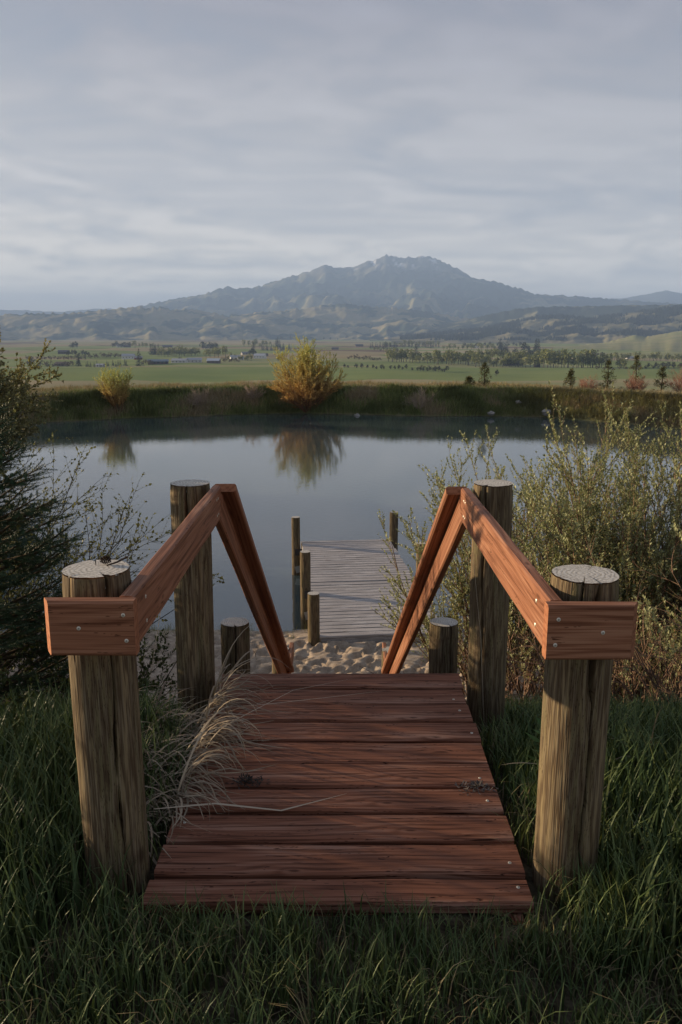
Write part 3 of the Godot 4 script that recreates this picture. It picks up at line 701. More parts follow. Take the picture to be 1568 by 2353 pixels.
func valley() -> void:
	var w := 1024
	var h := 1024
	var im := Image.create(w, h, false, Image.FORMAT_RGB8)
	var cells := noise(301, 0.0042, 1, FastNoiseLite.TYPE_CELLULAR)
	cells.cellular_return_type = FastNoiseLite.RETURN_CELL_VALUE
	cells.cellular_jitter = 0.8
	var tone := noise(302, 0.006, 4)
	for y in h:
		var d := 300.0 + 4700.0 * (y + 0.5) / h
		for x in w:
			im.set_pixel(x, y, field_colour(-2600.0 + 5200.0 * (x + 0.5) / w, d, cells, tone).linear_to_srgb())
	var m := mat(1.0, [texture_of(im)])
	m.metallic_specular = 0.0
	m.texture_repeat = false
	var g := Geo.new()
	var nr := 110
	var nb := 160
	var swell := noise(303, 0.004, 3)
	for j in nr + 1:
		var r := 280.0 * pow(70.0, float(j) / nr)
		for k in nb + 1:
			var b := deg_to_rad(-62.0 + 124.0 * k / nb)
			var x := sin(b) * r
			var z := -cos(b) * r
			var y := VALLEY_Y + swell.get_noise_2d(x, z) * 3.0 * smoothstep(280.0, 600.0, r) - 1.0
			g.p(Vector3(x, y, z), Vector3.UP, Vector2((x + 2600.0) / 5200.0, (-z - 300.0) / 4700.0))
	for j in nr:
		for k in nb:
			var a := j * (nb + 1) + k
			g.q(a, a + 1, a + nb + 2, a + nb + 1)
	g.smooth()
	setting("valley", g.made(m))


func land_y(x: float, z: float) -> float:
	var swell: FastNoiseLite = M.get("swell", null)
	if swell == null:
		swell = noise(303, 0.004, 3)
		M.swell = swell
	return VALLEY_Y + swell.get_noise_2d(x, z) * 3.0 * smoothstep(280.0, 600.0, Vector2(x, z).length()) - 1.0


# a range whose crest rises by "crest" (bearing and height in degrees, as surveyed from the landing) at distance "far"
func range_of_hills(called: String, crest: Array, far: float, near: float, back: float, rough: float, grain: float, seed_: int, look: Callable, nb := 360, nr := 70) -> Callable:
	var g := Geo.new()
	var spur := noise(seed_, 1.0, 4)
	var gully := noise(seed_ + 1, 1.0, 5)
	gully.fractal_type = FastNoiseLite.FRACTAL_RIDGED
	var jag := noise(seed_ + 2, 1.0, 4)
	var b0: float = crest[0][0]
	var b1: float = crest[-1][0]
	var h_at := func(bd: float, r: float) -> float:
		var b := deg_to_rad(bd)
		var x := sin(b) * r
		var z := -cos(b) * r
		var here: float = along(crest, bd)
		var around: float = (along(crest, bd - 5.0) + along(crest, bd - 2.5) + here + along(crest, bd + 2.5) + along(crest, bd + 5.0)) / 5.0
		var foot := near * (1.0 + 0.09 * spur.get_noise_2d(bd * 0.3, 5.0))
		var t := (r - foot) / (far - foot)
		var top: float = EYE + tan(deg_to_rad(lerpf(around, here, smoothstep(0.5, 1.0, t)))) * far
		top += jag.get_noise_2d(bd * 3.5, 0.0) * 0.002 * far * rough * smoothstep(0.7, 1.0, t)
		if t < 0.0:
			return VALLEY_Y - 12.0 + 10.0 * clampf(1.0 + t * 6.0, 0.0, 1.0)
		if t > 1.0:
			return lerpf(top, VALLEY_Y, clampf((r - far) / (back - far), 0.0, 1.0))
		var w := spur.get_noise_2d(x * grain * 0.35, z * grain * 0.35)
		var cut := gully.get_noise_2d(x * grain + w * 0.7, z * grain * 0.8 + w * 0.6)
		var fold := spur.get_noise_2d(x * grain * 0.8 + 50.0, z * grain * 0.8)
		var p := pow(t, 1.35) * 0.75 + 0.25 * t
		var bell := 4.0 * t * (1.0 - t)
		p += bell * rough * (0.15 * (cut - 0.35) + 0.16 * fold)
		p += (0.1 * rough * jag.get_noise_2d(x * grain * 4.0, z * grain * 4.0)) * bell
		return maxf(lerpf(VALLEY_Y - 2.0, top, p), VALLEY_Y - 2.0 + 0.1 * (top - VALLEY_Y) * p)
	for j in nr + 1:
		var f := float(j) / nr
		var r := lerpf(near * 0.9, far, f / 0.88) if f < 0.88 else lerpf(far, back, (f - 0.88) / 0.12)
		for k in nb + 1:
			var bd := lerpf(b0, b1, float(k) / nb)
			var y: float = h_at.call(bd, r)
			var b := deg_to_rad(bd)
			var at := Vector3(sin(b) * r, y, -cos(b) * r)
			g.p(at, Vector3.UP, Vector2.ZERO, look.call(at, along(crest, bd)))
	for j in nr:
		for k in nb:
			var a := j * (nb + 1) + k
			g.q(a, a + 1, a + nb + 2, a + nb + 1)
	g.smooth()
	setting(called, g.made(M.land))
	return h_at


func mountains() -> void:
	var patch := noise(401, 0.0016, 4)
	var speck := noise(402, 0.009, 4)
	var grass := Color(0.215, 0.2, 0.11)
	var dry := Color(0.32, 0.275, 0.17)
	var wood := Color(0.04, 0.053, 0.042)
	var rock := Color(0.12, 0.115, 0.11)
	var snow := Color(0.72, 0.74, 0.76)
	range_of_hills("distant_range", FAR_CREST, 12500.0, 10500.0, 13500.0, 0.6, 0.0008, 411, func(_at: Vector3, _c: float) -> Color: return Color(0.06, 0.07, 0.06), 260, 30)
	range_of_hills("mountain", MOUNTAIN_CREST, 9000.0, 5800.0, 11000.0, 1.35, 0.0009, 421, func(at: Vector3, _c: float) -> Color:
		var n := patch.get_noise_2d(at.x, at.z)
		var s := speck.get_noise_2d(at.x, at.z)
		var c := wood.lerp(grass, smoothstep(0.1, 0.4, n + s * 0.35))
		c = c.lerp(rock, smoothstep(500.0, 660.0, at.y + s * 100.0) * 0.7)
		return c.lerp(snow, smoothstep(0.2, 0.38, speck.get_noise_2d(at.x * 0.8 + 900.0, at.z * 0.25)) * smoothstep(590.0, 720.0, at.y)), 420, 90)
	range_of_hills("foothills", FOOTHILL_CREST, 5700.0, 4200.0, 6900.0, 1.6, 0.0012, 431, func(at: Vector3, _c: float) -> Color:
		var n := patch.get_noise_2d(at.x * 1.7, at.z * 1.7)
		var s := speck.get_noise_2d(at.x, at.z)
		return grass.lerp(dry, clampf(0.5 + s, 0.0, 1.0)).lerp(wood * 1.5, smoothstep(0.02, 0.2, n + s * 0.35)), 460, 80)
	range_of_hills("forest_ridge", FOREST_RIDGE_CREST, 4900.0, 3900.0, 5600.0, 0.8, 0.002, 441, func(at: Vector3, _c: float) -> Color:
		var s := speck.get_noise_2d(at.x, at.z)
		var n := patch.get_noise_2d(at.x * 1.5 + 300.0, at.z * 1.5)
		return wood.lerp(grass, smoothstep(0.1, 0.3, s * 0.6 + n * 0.6)), 220, 50)
	var wooded := range_of_hills("wooded_hill", WOODED_HILL_CREST, 4100.0, 2950.0, 5000.0, 0.8, 0.003, 451, func(at: Vector3, _c: float) -> Color:
		var s := speck.get_noise_2d(at.x * 1.5, at.z * 1.5)
		var n := patch.get_noise_2d(at.x * 2.5, at.z * 2.5)
		return (grass * 0.85).lerp(dry * 0.9, clampf(0.4 + s, 0.0, 1.0)).lerp(Color(0.06, 0.07, 0.04), smoothstep(-0.05, 0.15, n + s * 0.3) * 0.6), 260, 60)
	range_of_hills("grass_hill", GRASS_HILL_CREST, 2550.0, 1850.0, 3000.0, 0.5, 0.002, 461, func(at: Vector3, _c: float) -> Color:
		var s := speck.get_noise_2d(at.x * 1.5, at.z * 1.5)
		return Color(0.23, 0.24, 0.112).lerp(Color(0.28, 0.265, 0.14), clampf(0.5 + s * 1.3, 0.0, 1.0)), 200, 50)
	# conifers dotted over the wooded hill, too many and too far to count
	var g := Geo.new()
	for k in 7:
		var an := TAU * k / 7.0
		var o := Vector3(cos(an), 0.0, sin(an))
		var side := Vector3(-o.z, 0, o.x)
		var nn := (o + Vector3.UP * 0.4).normalized()
		var rr := rng.randf_range(0.16, 0.3)
		var a := g.p(o * rr - side * 0.15, nn)
		var b := g.p(o * rr + side * 0.15, nn)
		var c := g.p(Vector3(0, 1.0, 0), nn)
		g.t(a, b, c)
	var places := []
	var tints := PackedColorArray()
	var wood_map := noise(403, 0.0032, 3)
	for k in 30000:
		var bd := rng.randf_range(4.0, 26.0)
		var r := rng.randf_range(3000.0, 4150.0)
		var b := deg_to_rad(bd)
		var x := sin(b) * r
		var z := -cos(b) * r
		if wood_map.get_noise_2d(x, z) + rng.randf_range(-0.12, 0.12) < 0.02:
			continue
		var y: float = wooded.call(bd, r)
		if y < VALLEY_Y + 8.0:
			continue
		var s := rng.randf_range(9.0, 17.0)
		places.append(Transform3D(Basis(Vector3.UP, rng.randf() * TAU).scaled(Vector3(s * rng.randf_range(0.7, 1.2), s, s)), Vector3(x, y - 1.0, z)))
		tints.append(Color(0.035, 0.045, 0.028) * rng.randf_range(0.7, 1.3))
	scatter("hill_conifers", g.made(M.plain), places, tints, "dark conifers dotted over the wooded hill beyond the river trees", "forest")


# ---------------------------------------------------------------- timber

# a sawn board along x, edges eased; second surface: its two sawn ends
func board(length: float, wide: float, thick: float, skin: Material, end_skin: Material, seed_: int, texture_run := 1.6, wave := 0.0015, bevel := 0.0) -> ArrayMesh:
	var r := RandomNumberGenerator.new()
	r.seed = seed_
	var c := minf(0.007, thick * 0.2)
	var hw := wide * 0.5
	var ht := thick * 0.5
	var prof := [Vector2(-hw + c, ht), Vector2(hw - c, ht), Vector2(hw, ht - c), Vector2(hw, -ht + c), Vector2(hw - c, -ht), Vector2(-hw + c, -ht), Vector2(-hw, -ht + c), Vector2(-hw, ht - c)]
	var g := Geo.new()
	var e := Geo.new()
	var segs := 10
	var u0 := r.randf() * maxf(0.0, 1.0 - length / texture_run)
	var v0 := r.randf()
	var off := r.randf() * 100.0
	var place := func(p: Vector2, f: float) -> Vector3:
		var x := (f - 0.5) * length
		if bevel != 0.0 and (f == 1.0) == (bevel > 0.0) and (f == 0.0 or f == 1.0):
			x -= bevel * (p.x + hw) / wide
		var ny := fine.get_noise_2d(x * 1.4 + off, p.x * 3.0) * wave
		var nz := fine.get_noise_2d(x * 1.4 + off + 50.0, 9.0 * signf(p.x)) * wave * 1.6
		return Vector3(x, p.y + ny, p.x + nz)
	var run := 0.0
	for k in 8:
		var a: Vector2 = prof[k]
		var b: Vector2 = prof[(k + 1) % 8]
		var d := b - a
		var nor := Vector3(0, -(-d.x), -d.y).normalized()
		nor = Vector3(0.0, d.x, -d.y).normalized()
		if nor.dot(Vector3(0, (a.y + b.y) * 0.5, (a.x + b.x) * 0.5)) < 0.0:
			nor = -nor
		var first := g.v.size()
		for s in segs + 1:
			var f := float(s) / segs
			g.p(place.call(a, f), nor, Vector2(u0 + f * length / texture_run, v0 + run / 0.4))
			g.p(place.call(b, f), nor, Vector2(u0 + f * length / texture_run, v0 + (run + d.length()) / 0.4))
		for s in segs:
			var o := first + s * 2
			g.q(o, o + 1, o + 3, o + 2)
		run += d.length()
	var oc := Vector2(0.5 + r.randf_range(-0.2, 0.2), r.randf_range(-0.1, 0.12))
	for s in [0.0, 1.0]:
		var nor := Vector3(-1.0 if s == 0.0 else 1.0, 0, 0)
		var first := e.v.size()
		for k in 8:
			e.p(place.call(prof[k], s), nor, oc + Vector2(prof[k].x, prof[k].y + 0.06) / 0.3)
		for k in range(1, 7):
			e.t(first, first + k, first + k + 1)
	return e.onto(g.made(skin), end_skin)


# a round pole with drying checks cut into its side and top; y = 0 is its top
func pole(radius: float, height: float, seed_: int, skin: Material, end_skin: Material, checks: Array) -> ArrayMesh:
	var r := RandomNumberGenerator.new()
	r.seed = seed_
	var angles := []
	for k in 44:
		angles.append(TAU * k / 44.0)
	for c in checks:
		for o in [-1.0, -0.45, 0.45, 1.0]:
			angles.append(fposmod(c[0] + o * c[1] / radius, TAU))
	angles.sort()
	var off := r.randf() * 50.0
	var side := func(an: float, y: float) -> float:
		var rr := radius * (1.0 + 0.03 * fine.get_noise_3d(cos(an) * 0.5 + off, y * 0.5, sin(an) * 0.5) + 0.012 * fine.get_noise_3d(cos(an) * 1.6 + off, y * 1.2, sin(an) * 1.6))
		for c in checks:
			var d: float = absf(angle_difference(an, c[0] + 0.08 * fine.get_noise_1d(y * 1.5 + off))) * radius / c[1]
			if d < 1.0:
				rr -= c[2] * clampf((1.0 - d) * 2.2, 0.0, 1.0) * clampf((c[3] + y) / 0.15, 0.0, 1.0)
		return rr
	var g := Geo.new()
	var na := angles.size()
	var rows := maxi(3, int(height / 0.05))
	var turn := r.randf()
	for j in rows + 1:
		var y := -height * j / rows - (0.004 if j == 0 else 0.0)
		for k in na + 1:
			var an: float = angles[k % na]
			var rr: float = side.call(an, y) - (0.003 if j == 0 else 0.0)
			var ua := turn + (an + (TAU if k == na else 0.0)) / TAU
			g.p(Vector3(cos(an) * rr, y, sin(an) * rr), Vector3(cos(an), 0, sin(an)), Vector2(ua, turn * 3.0 - y / 2.4))
	for j in rows:
		for k in na:
			var a := j * (na + 1) + k
			g.q(a, a + 1, a + na + 2, a + na + 1)
	g.smooth()
	for j in rows + 1:
		var nn := (g.n[j * (na + 1)] + g.n[j * (na + 1) + na]).normalized()
		g.n[j * (na + 1)] = nn
		g.n[j * (na + 1) + na] = nn
	var e := Geo.new()
	var steps := [1.0, 0.97, 0.8, 0.55, 0.3, 0.12]
	var spin := r.randf() * TAU
	for s in steps:
		for an in angles:
			var rr: float = side.call(an, 0.0) * s if s > 0.5 else radius * s
			if s == 1.0:
				rr = side.call(an, -0.004) - 0.003
			var y: float = -0.004 if s == 1.0 else fine.get_noise_2d(cos(an) * s * 3.0 + off, sin(an) * s * 3.0) * 0.002
			for c in checks:
				var d: float = absf(angle_difference(an, c[0])) * radius / c[1]
				if d < 0.5 and s > c[4]:
					y -= 0.03
			var pp := Vector3(cos(an) * rr, y, sin(an) * rr)
			var pr := pp.rotated(Vector3.UP, spin)
			e.p(pp, Vector3.UP, Vector2(0.5 + pr.x / radius * 0.48, 0.5 + pr.z / radius * 0.48))
	var mid := e.p(Vector3(0, 0.0, 0), Vector3.UP, Vector2(0.5, 0.5))
	for s in steps.size() - 1:
		for k in na:
			e.q(s * na + k, s * na + (k + 1) % na, (s + 1) * na + (k + 1) % na, (s + 1) * na + k)
	for k in na:
		e.t((steps.size() - 1) * na + k, (steps.size() - 1) * na + (k + 1) % na, mid)
	return e.onto(g.made(skin), end_skin)


# a screw head with a recess, facing +y
func screw_mesh() -> ArrayMesh:
	var g := Geo.new()
	var e := Geo.new()
	var rim := [[0.0055, 0.0], [0.0052, 0.0016], [0.0026, 0.0019]]
	for s in rim:
		for k in 12:
			var an := TAU * k / 12.0
			g.p(Vector3(cos(an) * s[0], s[1], sin(an) * s[0]), Vector3(cos(an) * 0.5, 1, sin(an) * 0.5).normalized())
	for s in 2:
		for k in 12:
			g.q(s * 12 + k, s * 12 + (k + 1) % 12, s * 12 + 12 + (k + 1) % 12, s * 12 + 12 + k)
	var mid := e.p(Vector3(0, 0.0004, 0), Vector3.UP)
	for k in 12:
		var an := TAU * k / 12.0
		e.p(Vector3(cos(an) * 0.0026, 0.0019, sin(an) * 0.0026), Vector3.UP)
	for k in 12:
		e.t(mid, mid + 1 + k, mid + 1 + (k + 1) % 12)
	return e.onto(g.made(M.screw), M.recess_shade)


func screws(parent: Node, spots: Array, face: Basis) -> void:
	for s in spots:
		part("screw", M.screw_mesh, parent, Transform3D(face, s))


# a basis whose x runs along d and whose y is as near "up" as can be
func running(d: Vector3, up := Vector3.UP) -> Basis:
	var x := d.normalized()
	var z := x.cross(up).normalized()
	return Basis(x, z.cross(x), z)


func stairway() -> void:
	var t := thing("wooden_stairway", Vector3(0, 0, -2.0), "reddish stained landing and stair with round post handrails leading to the pond", "stairway")
	var base := Vector3(0, 0, 2.0)      # parts are laid out in world metres and brought into the stairway's own frame
	M.screw_mesh = screw_mesh()
	# landing boards; two joints are tight, the rest gape
	var edges := [-2.02, -2.15, -2.315, -2.48, -2.635, -2.80, -2.97, -3.14, -3.30, -3.465, -3.64]
	for k in 10:
		var g0 := 0.0015 if k == 5 or k == 8 else 0.011
		var g1 := 0.0015 if k == 4 or k == 7 else 0.011
		var za: float = edges[k] - g0
		var zb: float = edges[k + 1] + g1
		var left: float = -0.558 + rng.randf_range(-0.006, 0.006)
		var right: float = 0.548 + rng.randf_range(-0.006, 0.006)
		var pl := part("plank", board(right - left, za - zb, 0.038, M.plank, M.sawn_end, 500 + k, 1.6, 0.0035), t, Transform3D(Basis(), base + Vector3((left + right) * 0.5, -0.019 + rng.randf_range(-0.0025, 0.0025), (za + zb) * 0.5)))
		var w := (za - zb) * 0.5
		for sx in [-0.5, 0.5]:
			if rng.randf() < 0.7:
				screws(pl, [Vector3(sx * (right - left - rng.randf_range(0.05, 0.1)), 0.0188, w * rng.randf_range(-0.6, 0.6))], Basis())
	for x in [-0.5, 0.5]:
		part("joist", board(1.62, 0.038, 0.14, M.plank, M.sawn_end, 530 + int(x * 2), 1.7), t, Transform3D(Basis(Vector3.UP, PI * 0.5), base + Vector3(x, -0.112, -2.82)))
	part("joist", board(1.0, 0.038, 0.14, M.plank, M.sawn_end, 540), t, Transform3D(Basis(), base + Vector3(0, -0.112, -2.06)))
	# round posts: place, top height, radius, length, checks [angle, half-width, depth, reach down, reach in]
	var posts := [
		[Vector3(-0.68, 0.93, -2.2), 0.093, 1.35, [[1.05, 0.0022, 0.03, 1.2, 0.35], [2.2, 0.002, 0.02, 0.25, 0.6], [0.7, 0.0016, 0.02, 0.12, 0.6], [4.4, 0.002, 0.02, 0.4, 0.5]], M.pole, M.pole_end],
		[Vector3(0.68, 0.915, -2.2), 0.093, 1.35, [[1.38, 0.004, 0.045, 1.4, 0.2], [1.9, 0.0025, 0.03, 0.15, 0.3], [5.2, 0.002, 0.02, 0.3, 0.4], [2.7, 0.0016, 0.02, 0.1, 0.7]], M.pole, M.pole_end],
		[Vector3(-0.69, 0.9, -3.7), 0.091, 2.0, [[1.6, 0.003, 0.03, 0.5, 0.3], [3.0, 0.002, 0.02, 0.3, 0.6]], M.pole, M.pole_end],
		[Vector3(0.695, 0.9, -3.7), 0.091, 2.0, [[2.1, 0.003, 0.03, 0.9, 0.3], [0.3, 0.002, 0.02, 0.4, 0.6]], M.pole, M.pole_end],
		[Vector3(-0.68, -0.24, -5.0), 0.092, 1.7, [[1.5, 0.003, 0.03, 0.5, 0.3]], M.pole, M.pole_end],
		[Vector3(0.66, -0.24, -5.0), 0.092, 1.7, [[1.2, 0.003, 0.03, 0.5, 0.3]], M.pole, M.pole_end],
		[Vector3(-0.595, -1.46, -7.6), 0.085, 1.6, [[0.9, 0.002, 0.02, 0.4, 0.4]], M.pole, M.pole_end],
		[Vector3(0.485, -1.47, -7.6), 0.085, 1.6, [[0.8, 0.002, 0.02, 0.4, 0.4]], M.pole, M.pole_end]]
	for k in posts.size():
		var p: Array = posts[k]
		part("post", pole(p[1], p[2], 560 + k, p[4], p[5], p[3]), t, Transform3D(Basis(Vector3(rng.randf_range(-1, 1), 0, rng.randf_range(-1, 1)).normalized(), 0.008), base + p[0]))
	for s in [-1.0, 1.0]:
		var drop: float = 0.0 if s < 0.0 else -0.012
		# level handrail along the inside of the two upper posts
		var rl := part("handrail", board(1.6, 0.042, 0.15, M.rail, M.sawn_end, 580 + int(s), 1.7, 0.002), t, Transform3D(Basis(Vector3.UP, PI * 0.5), base + Vector3(s * 0.564, 0.82 + drop, -2.86)))
		for zz in [0.7, 0.66, -0.68]:
			screws(rl, [Vector3(zz, 0.035, -s * 0.0215), Vector3(zz, -0.035, -s * 0.0215)], Basis(Vector3.RIGHT, -s * PI * 0.5))
		# short board across the front of the first post
		var fb := part("end_board", board(0.245, 0.042, 0.15, M.rail, M.sawn_end, 590 + int(s), 1.6, 0.0015, s * 0.024), t, Transform3D(Basis(), base + Vector3(s * 0.657, 0.82 + drop, -2.038)))
		screws(fb, [Vector3(-s * 0.095, 0.038, 0.0215), Vector3(-s * 0.1, -0.032, 0.0215), Vector3(s * 0.022, 0.002, 0.0215)], Basis(Vector3.RIGHT, PI * 0.5))
		# sloping handrail: a board on edge under a flat cap that overhangs the steps
		var xa: float = s * 0.562
		var xb: float = -0.515 if s < 0.0 else 0.455
		var a := Vector3(xa, 0.80 + drop, -3.66)
		var b := Vector3(xb, 0.80 - 0.69 * 3.4 + drop, -7.06)
		var d := b - a
		part("handrail", board(d.length(), 0.04, 0.13, M.rail, M.sawn_end, 600 + int(s), 4.4, 0.002), t, Transform3D(running(d), base + (a + b) * 0.5))
		var up := running(d).y
		var capb := running(d)
		part("rail_cap", board(d.length() + 0.02, 0.1, 0.04, M.rail, M.sawn_end, 604 + int(s), 4.4, 0.002), t, Transform3D(capb, base + (a + b) * 0.5 + up * 0.086 - Vector3(s * 0.031, 0, 0)))
		# short level rail at the foot of the stair
		part("handrail", board(0.75, 0.04, 0.14, M.rail, M.sawn_end, 610 + int(s), 1.6), t, Transform3D(Basis(Vector3.UP, PI * 0.5), base + Vector3(xb + s * -0.022, -1.54, -7.42)))
		# stringer
		var sa := Vector3(s * 0.5, -0.16, -3.66)
		var sb := Vector3(xb - s * 0.03, -2.5, -7.1)
		part("stringer", board((sb - sa).length(), 0.04, 0.22, M.plank, M.sawn_end, 620 + int(s), 4.4), t, Transform3D(running(sb - sa), base + (sa + sb) * 0.5))
	for k in 11:
		var f := (k + 1) / 12.0
		part("tread", board(0.94 - 0.1 * f, 0.27, 0.038, M.plank, M.sawn_end, 640 + k), t, Transform3D(Basis(), base + Vector3(-0.03 * f, -0.05 - f * 2.36, -3.66 - f * 3.42 + 0.06)))


func dock() -> void:
	var near := Vector3(0.585, DOCK_Y, -10.58)
	var t := thing("wooden_dock", near, "weathered grey plank dock standing in the pond on round poles", "dock")
	t.rotation.y = deg_to_rad(5.72)
	var w := 1.74
	var n := 36
	for k in n:
		var wide := 0.14 + rng.randf_range(-0.003, 0.003)
		var x := rng.randf_range(-0.012, 0.012) + (0.02 if k > 18 else 0.0)
		var y := -0.02 + rng.randf_range(-0.003, 0.003) - (0.012 if k < 17 else 0.0)
		part("plank", board(w, wide - rng.randf_range(0.008, 0.02), 0.038, M.dock, M.dock_end, 700 + k, 2.4, 0.004), t, Transform3D(Basis(Vector3.UP, rng.randf_range(-0.004, 0.004)) * Basis(Vector3.RIGHT, rng.randf_range(-0.03, 0.03)), Vector3(x, y, -0.07 - k * 0.1445)))
	for s in [-1.0, 0.0, 1.0]:
		part("beam", board(5.15, 0.05, 0.18, M.dock, M.dock_end, 750 + int(s), 5.4), t, Transform3D(Basis(Vector3.UP, PI * 0.5), Vector3(s * (w * 0.5 - 0.06), -0.142, -2.62)))
	for zz in [-0.025, -5.19]:
		part("beam", board(w - 0.02, 0.04, 0.16, M.dock, M.dock_end, 760 + int(zz), 2.4), t, Transform3D(Basis(), Vector3(0, -0.13, zz)))
	# poles in the dock's own frame: x, z, height of the top above the boards, length, radius
	var poles := [[-0.965, -5.0, 0.53, 2.6, 0.082], [-0.955, -1.95, 0.66, 2.0, 0.082], [-0.955, -0.02, 0.6, 1.1, 0.08], [0.958, -5.05, 0.58, 2.6, 0.084], [0.958, -2.3, 0.66, 2.0, 0.082]]
	for k in poles.size():
		var p: Array = poles[k]
		var po := part("pole", pole(p[4], p[3], 770 + k, M.pole, M.pole_end, [[1.2 + k, 0.002, 0.02, 0.6, 0.4]]), t, Transform3D(Basis(), Vector3(p[0], p[2], p[1])))
		if k < 2:
			for q in [[-0.68, M.black_steel, 0.0], [-1.02, M.zinc, 0.25]]:
				var pm := BoxMesh.new()
				pm.size = Vector3(0.13, 0.13, 0.008)
				pm.material = q[1]
				var pb := part("bracket", pm, po, Transform3D(Basis(Vector3.BACK, q[2]), Vector3(0.045, q[0], p[4] + 0.004)))
				pb.set_meta("label", "steel bolted bracket plate on the dock pole")


# ---------------------------------------------------------------- plants

# one woody plant: stems in "wood", leaves in "foliage"
func grow(wood: Geo, leaves: Geo, at: Vector3, dir: Vector3, length: float, rad: float, level: int, P: Dictionary) -> void:
	var segs: int = [7, 5, 3, 2][level]
	var pts := PackedVector3Array([at])
	var rads := PackedFloat32Array([rad])
	var d := dir
	var pos := at
	var kids: int = P.kids[level] if level < P.kids.size() else 0
	for k in segs:
		d = (d + Vector3(rng.randf_range(-1, 1), rng.randf_range(-1, 1), rng.randf_range(-1, 1)) * P.wander + Vector3.UP * P.rise + P.get("pull", Vector3.ZERO) * 0.12).normalized()
		pos += d * length / segs
		pts.append(pos)
		rads.append(rad * (1.0 - 0.75 * (k + 1) / segs))
	wood.tube(pts, rads, 5 if level == 0 else 3, P.bark[level].lerp(P.bark[level] * 1.5, rng.randf()))
	for k in kids:
		var f := rng.randf_range(P.first if level == 0 else 0.2, 1.0)
		var s := minf(f * segs, segs - 0.001)
		var a := pts[int(s)].lerp(pts[int(s) + 1], s - int(s))
		var dd := (pts[int(s) + 1] - pts[int(s)]).normalized()
		var o := dd.cross(Vector3(rng.randf_range(-1, 1), rng.randf_range(-1, 1), rng.randf_range(-1, 1))).normalized()
		var an: float = P.fork * rng.randf_range(0.6, 1.3)
		grow(wood, leaves, a, (dd * cos(an) + o * sin(an)).normalized(), length * P.shrink * rng.randf_range(0.55, 1.2) * (1.15 - f * 0.5), rad * 0.5 * (1.2 - f * 0.5), level + 1, P)
	if level >= P.leafy:
		var count := int(length * P.per_metre * rng.randf_range(0.6, 1.3))
		for k in count:
			var f := rng.randf_range(0.1, 1.05)
			var s := minf(f * segs, segs - 0.001)
			var a := pts[int(s)].lerp(pts[int(s) + 1], s - int(s))
			var bare: float = P.bare_below
			if a.y < bare and rng.randf() < clampf((bare - a.y) / P.bare_fade, 0.0, 0.97):
				continue
			var dd := (pts[int(s) + 1] - pts[int(s)]).normalized()
			var o := dd.cross(Vector3(rng.randf_range(-1, 1), rng.randf_range(-1, 1), rng.randf_range(-1, 1))).normalized()
			var ld := (dd * 0.7 + o * 0.8 + Vector3.UP * 0.2).normalized()
			var size: float = P.leaf * rng.randf_range(0.6, 1.3)
			var mix_ := rng.randf()
			var c: Color = P.low_col.lerp(P.high_col, clampf((a.y - P.col_from) / P.col_over + rng.randf_range(-0.25, 0.25), 0.0, 1.0) if P.has("col_over") else rng.randf()) * lerpf(0.75, 1.3, mix_)
			leaves.leaf(a, ld, ld.cross(o).normalized(), size, size * P.slim, c)


func woody(called: String, at: Vector3, stems: int, lean_lo: float, lean_hi: float, length: float, rad: float, P: Dictionary, label: String, category: String, group := "") -> Node3D:
	var wood := Geo.new()
	var leaves := Geo.new()
	for k in stems:
		var an: float = rng.randf() * TAU
		var le := rng.randf_range(lean_lo, lean_hi)
		var d: Vector3 = Vector3(cos(an) * sin(le), cos(le), sin(an) * sin(le)) + P.get("tilt", Vector3.ZERO)
		grow(wood, leaves, Vector3(cos(an), 0, sin(an)) * rng.randf() * P.get("spread", 0.15) + Vector3(0, -0.12, 0), d.normalized(), length * rng.randf_range(0.65, 1.1) * (1.0 - P.get("dome", 0.0) * le), rad * rng.randf_range(0.6, 1.2), 0, P)
	var t := thing(called, at, label, category, group)
	part("stems", wood.made(M.bark), t)
	if not leaves.i.is_empty():
		part("foliage", leaves.made(M.leaf), t).set_meta("kind", "stuff")
	return t


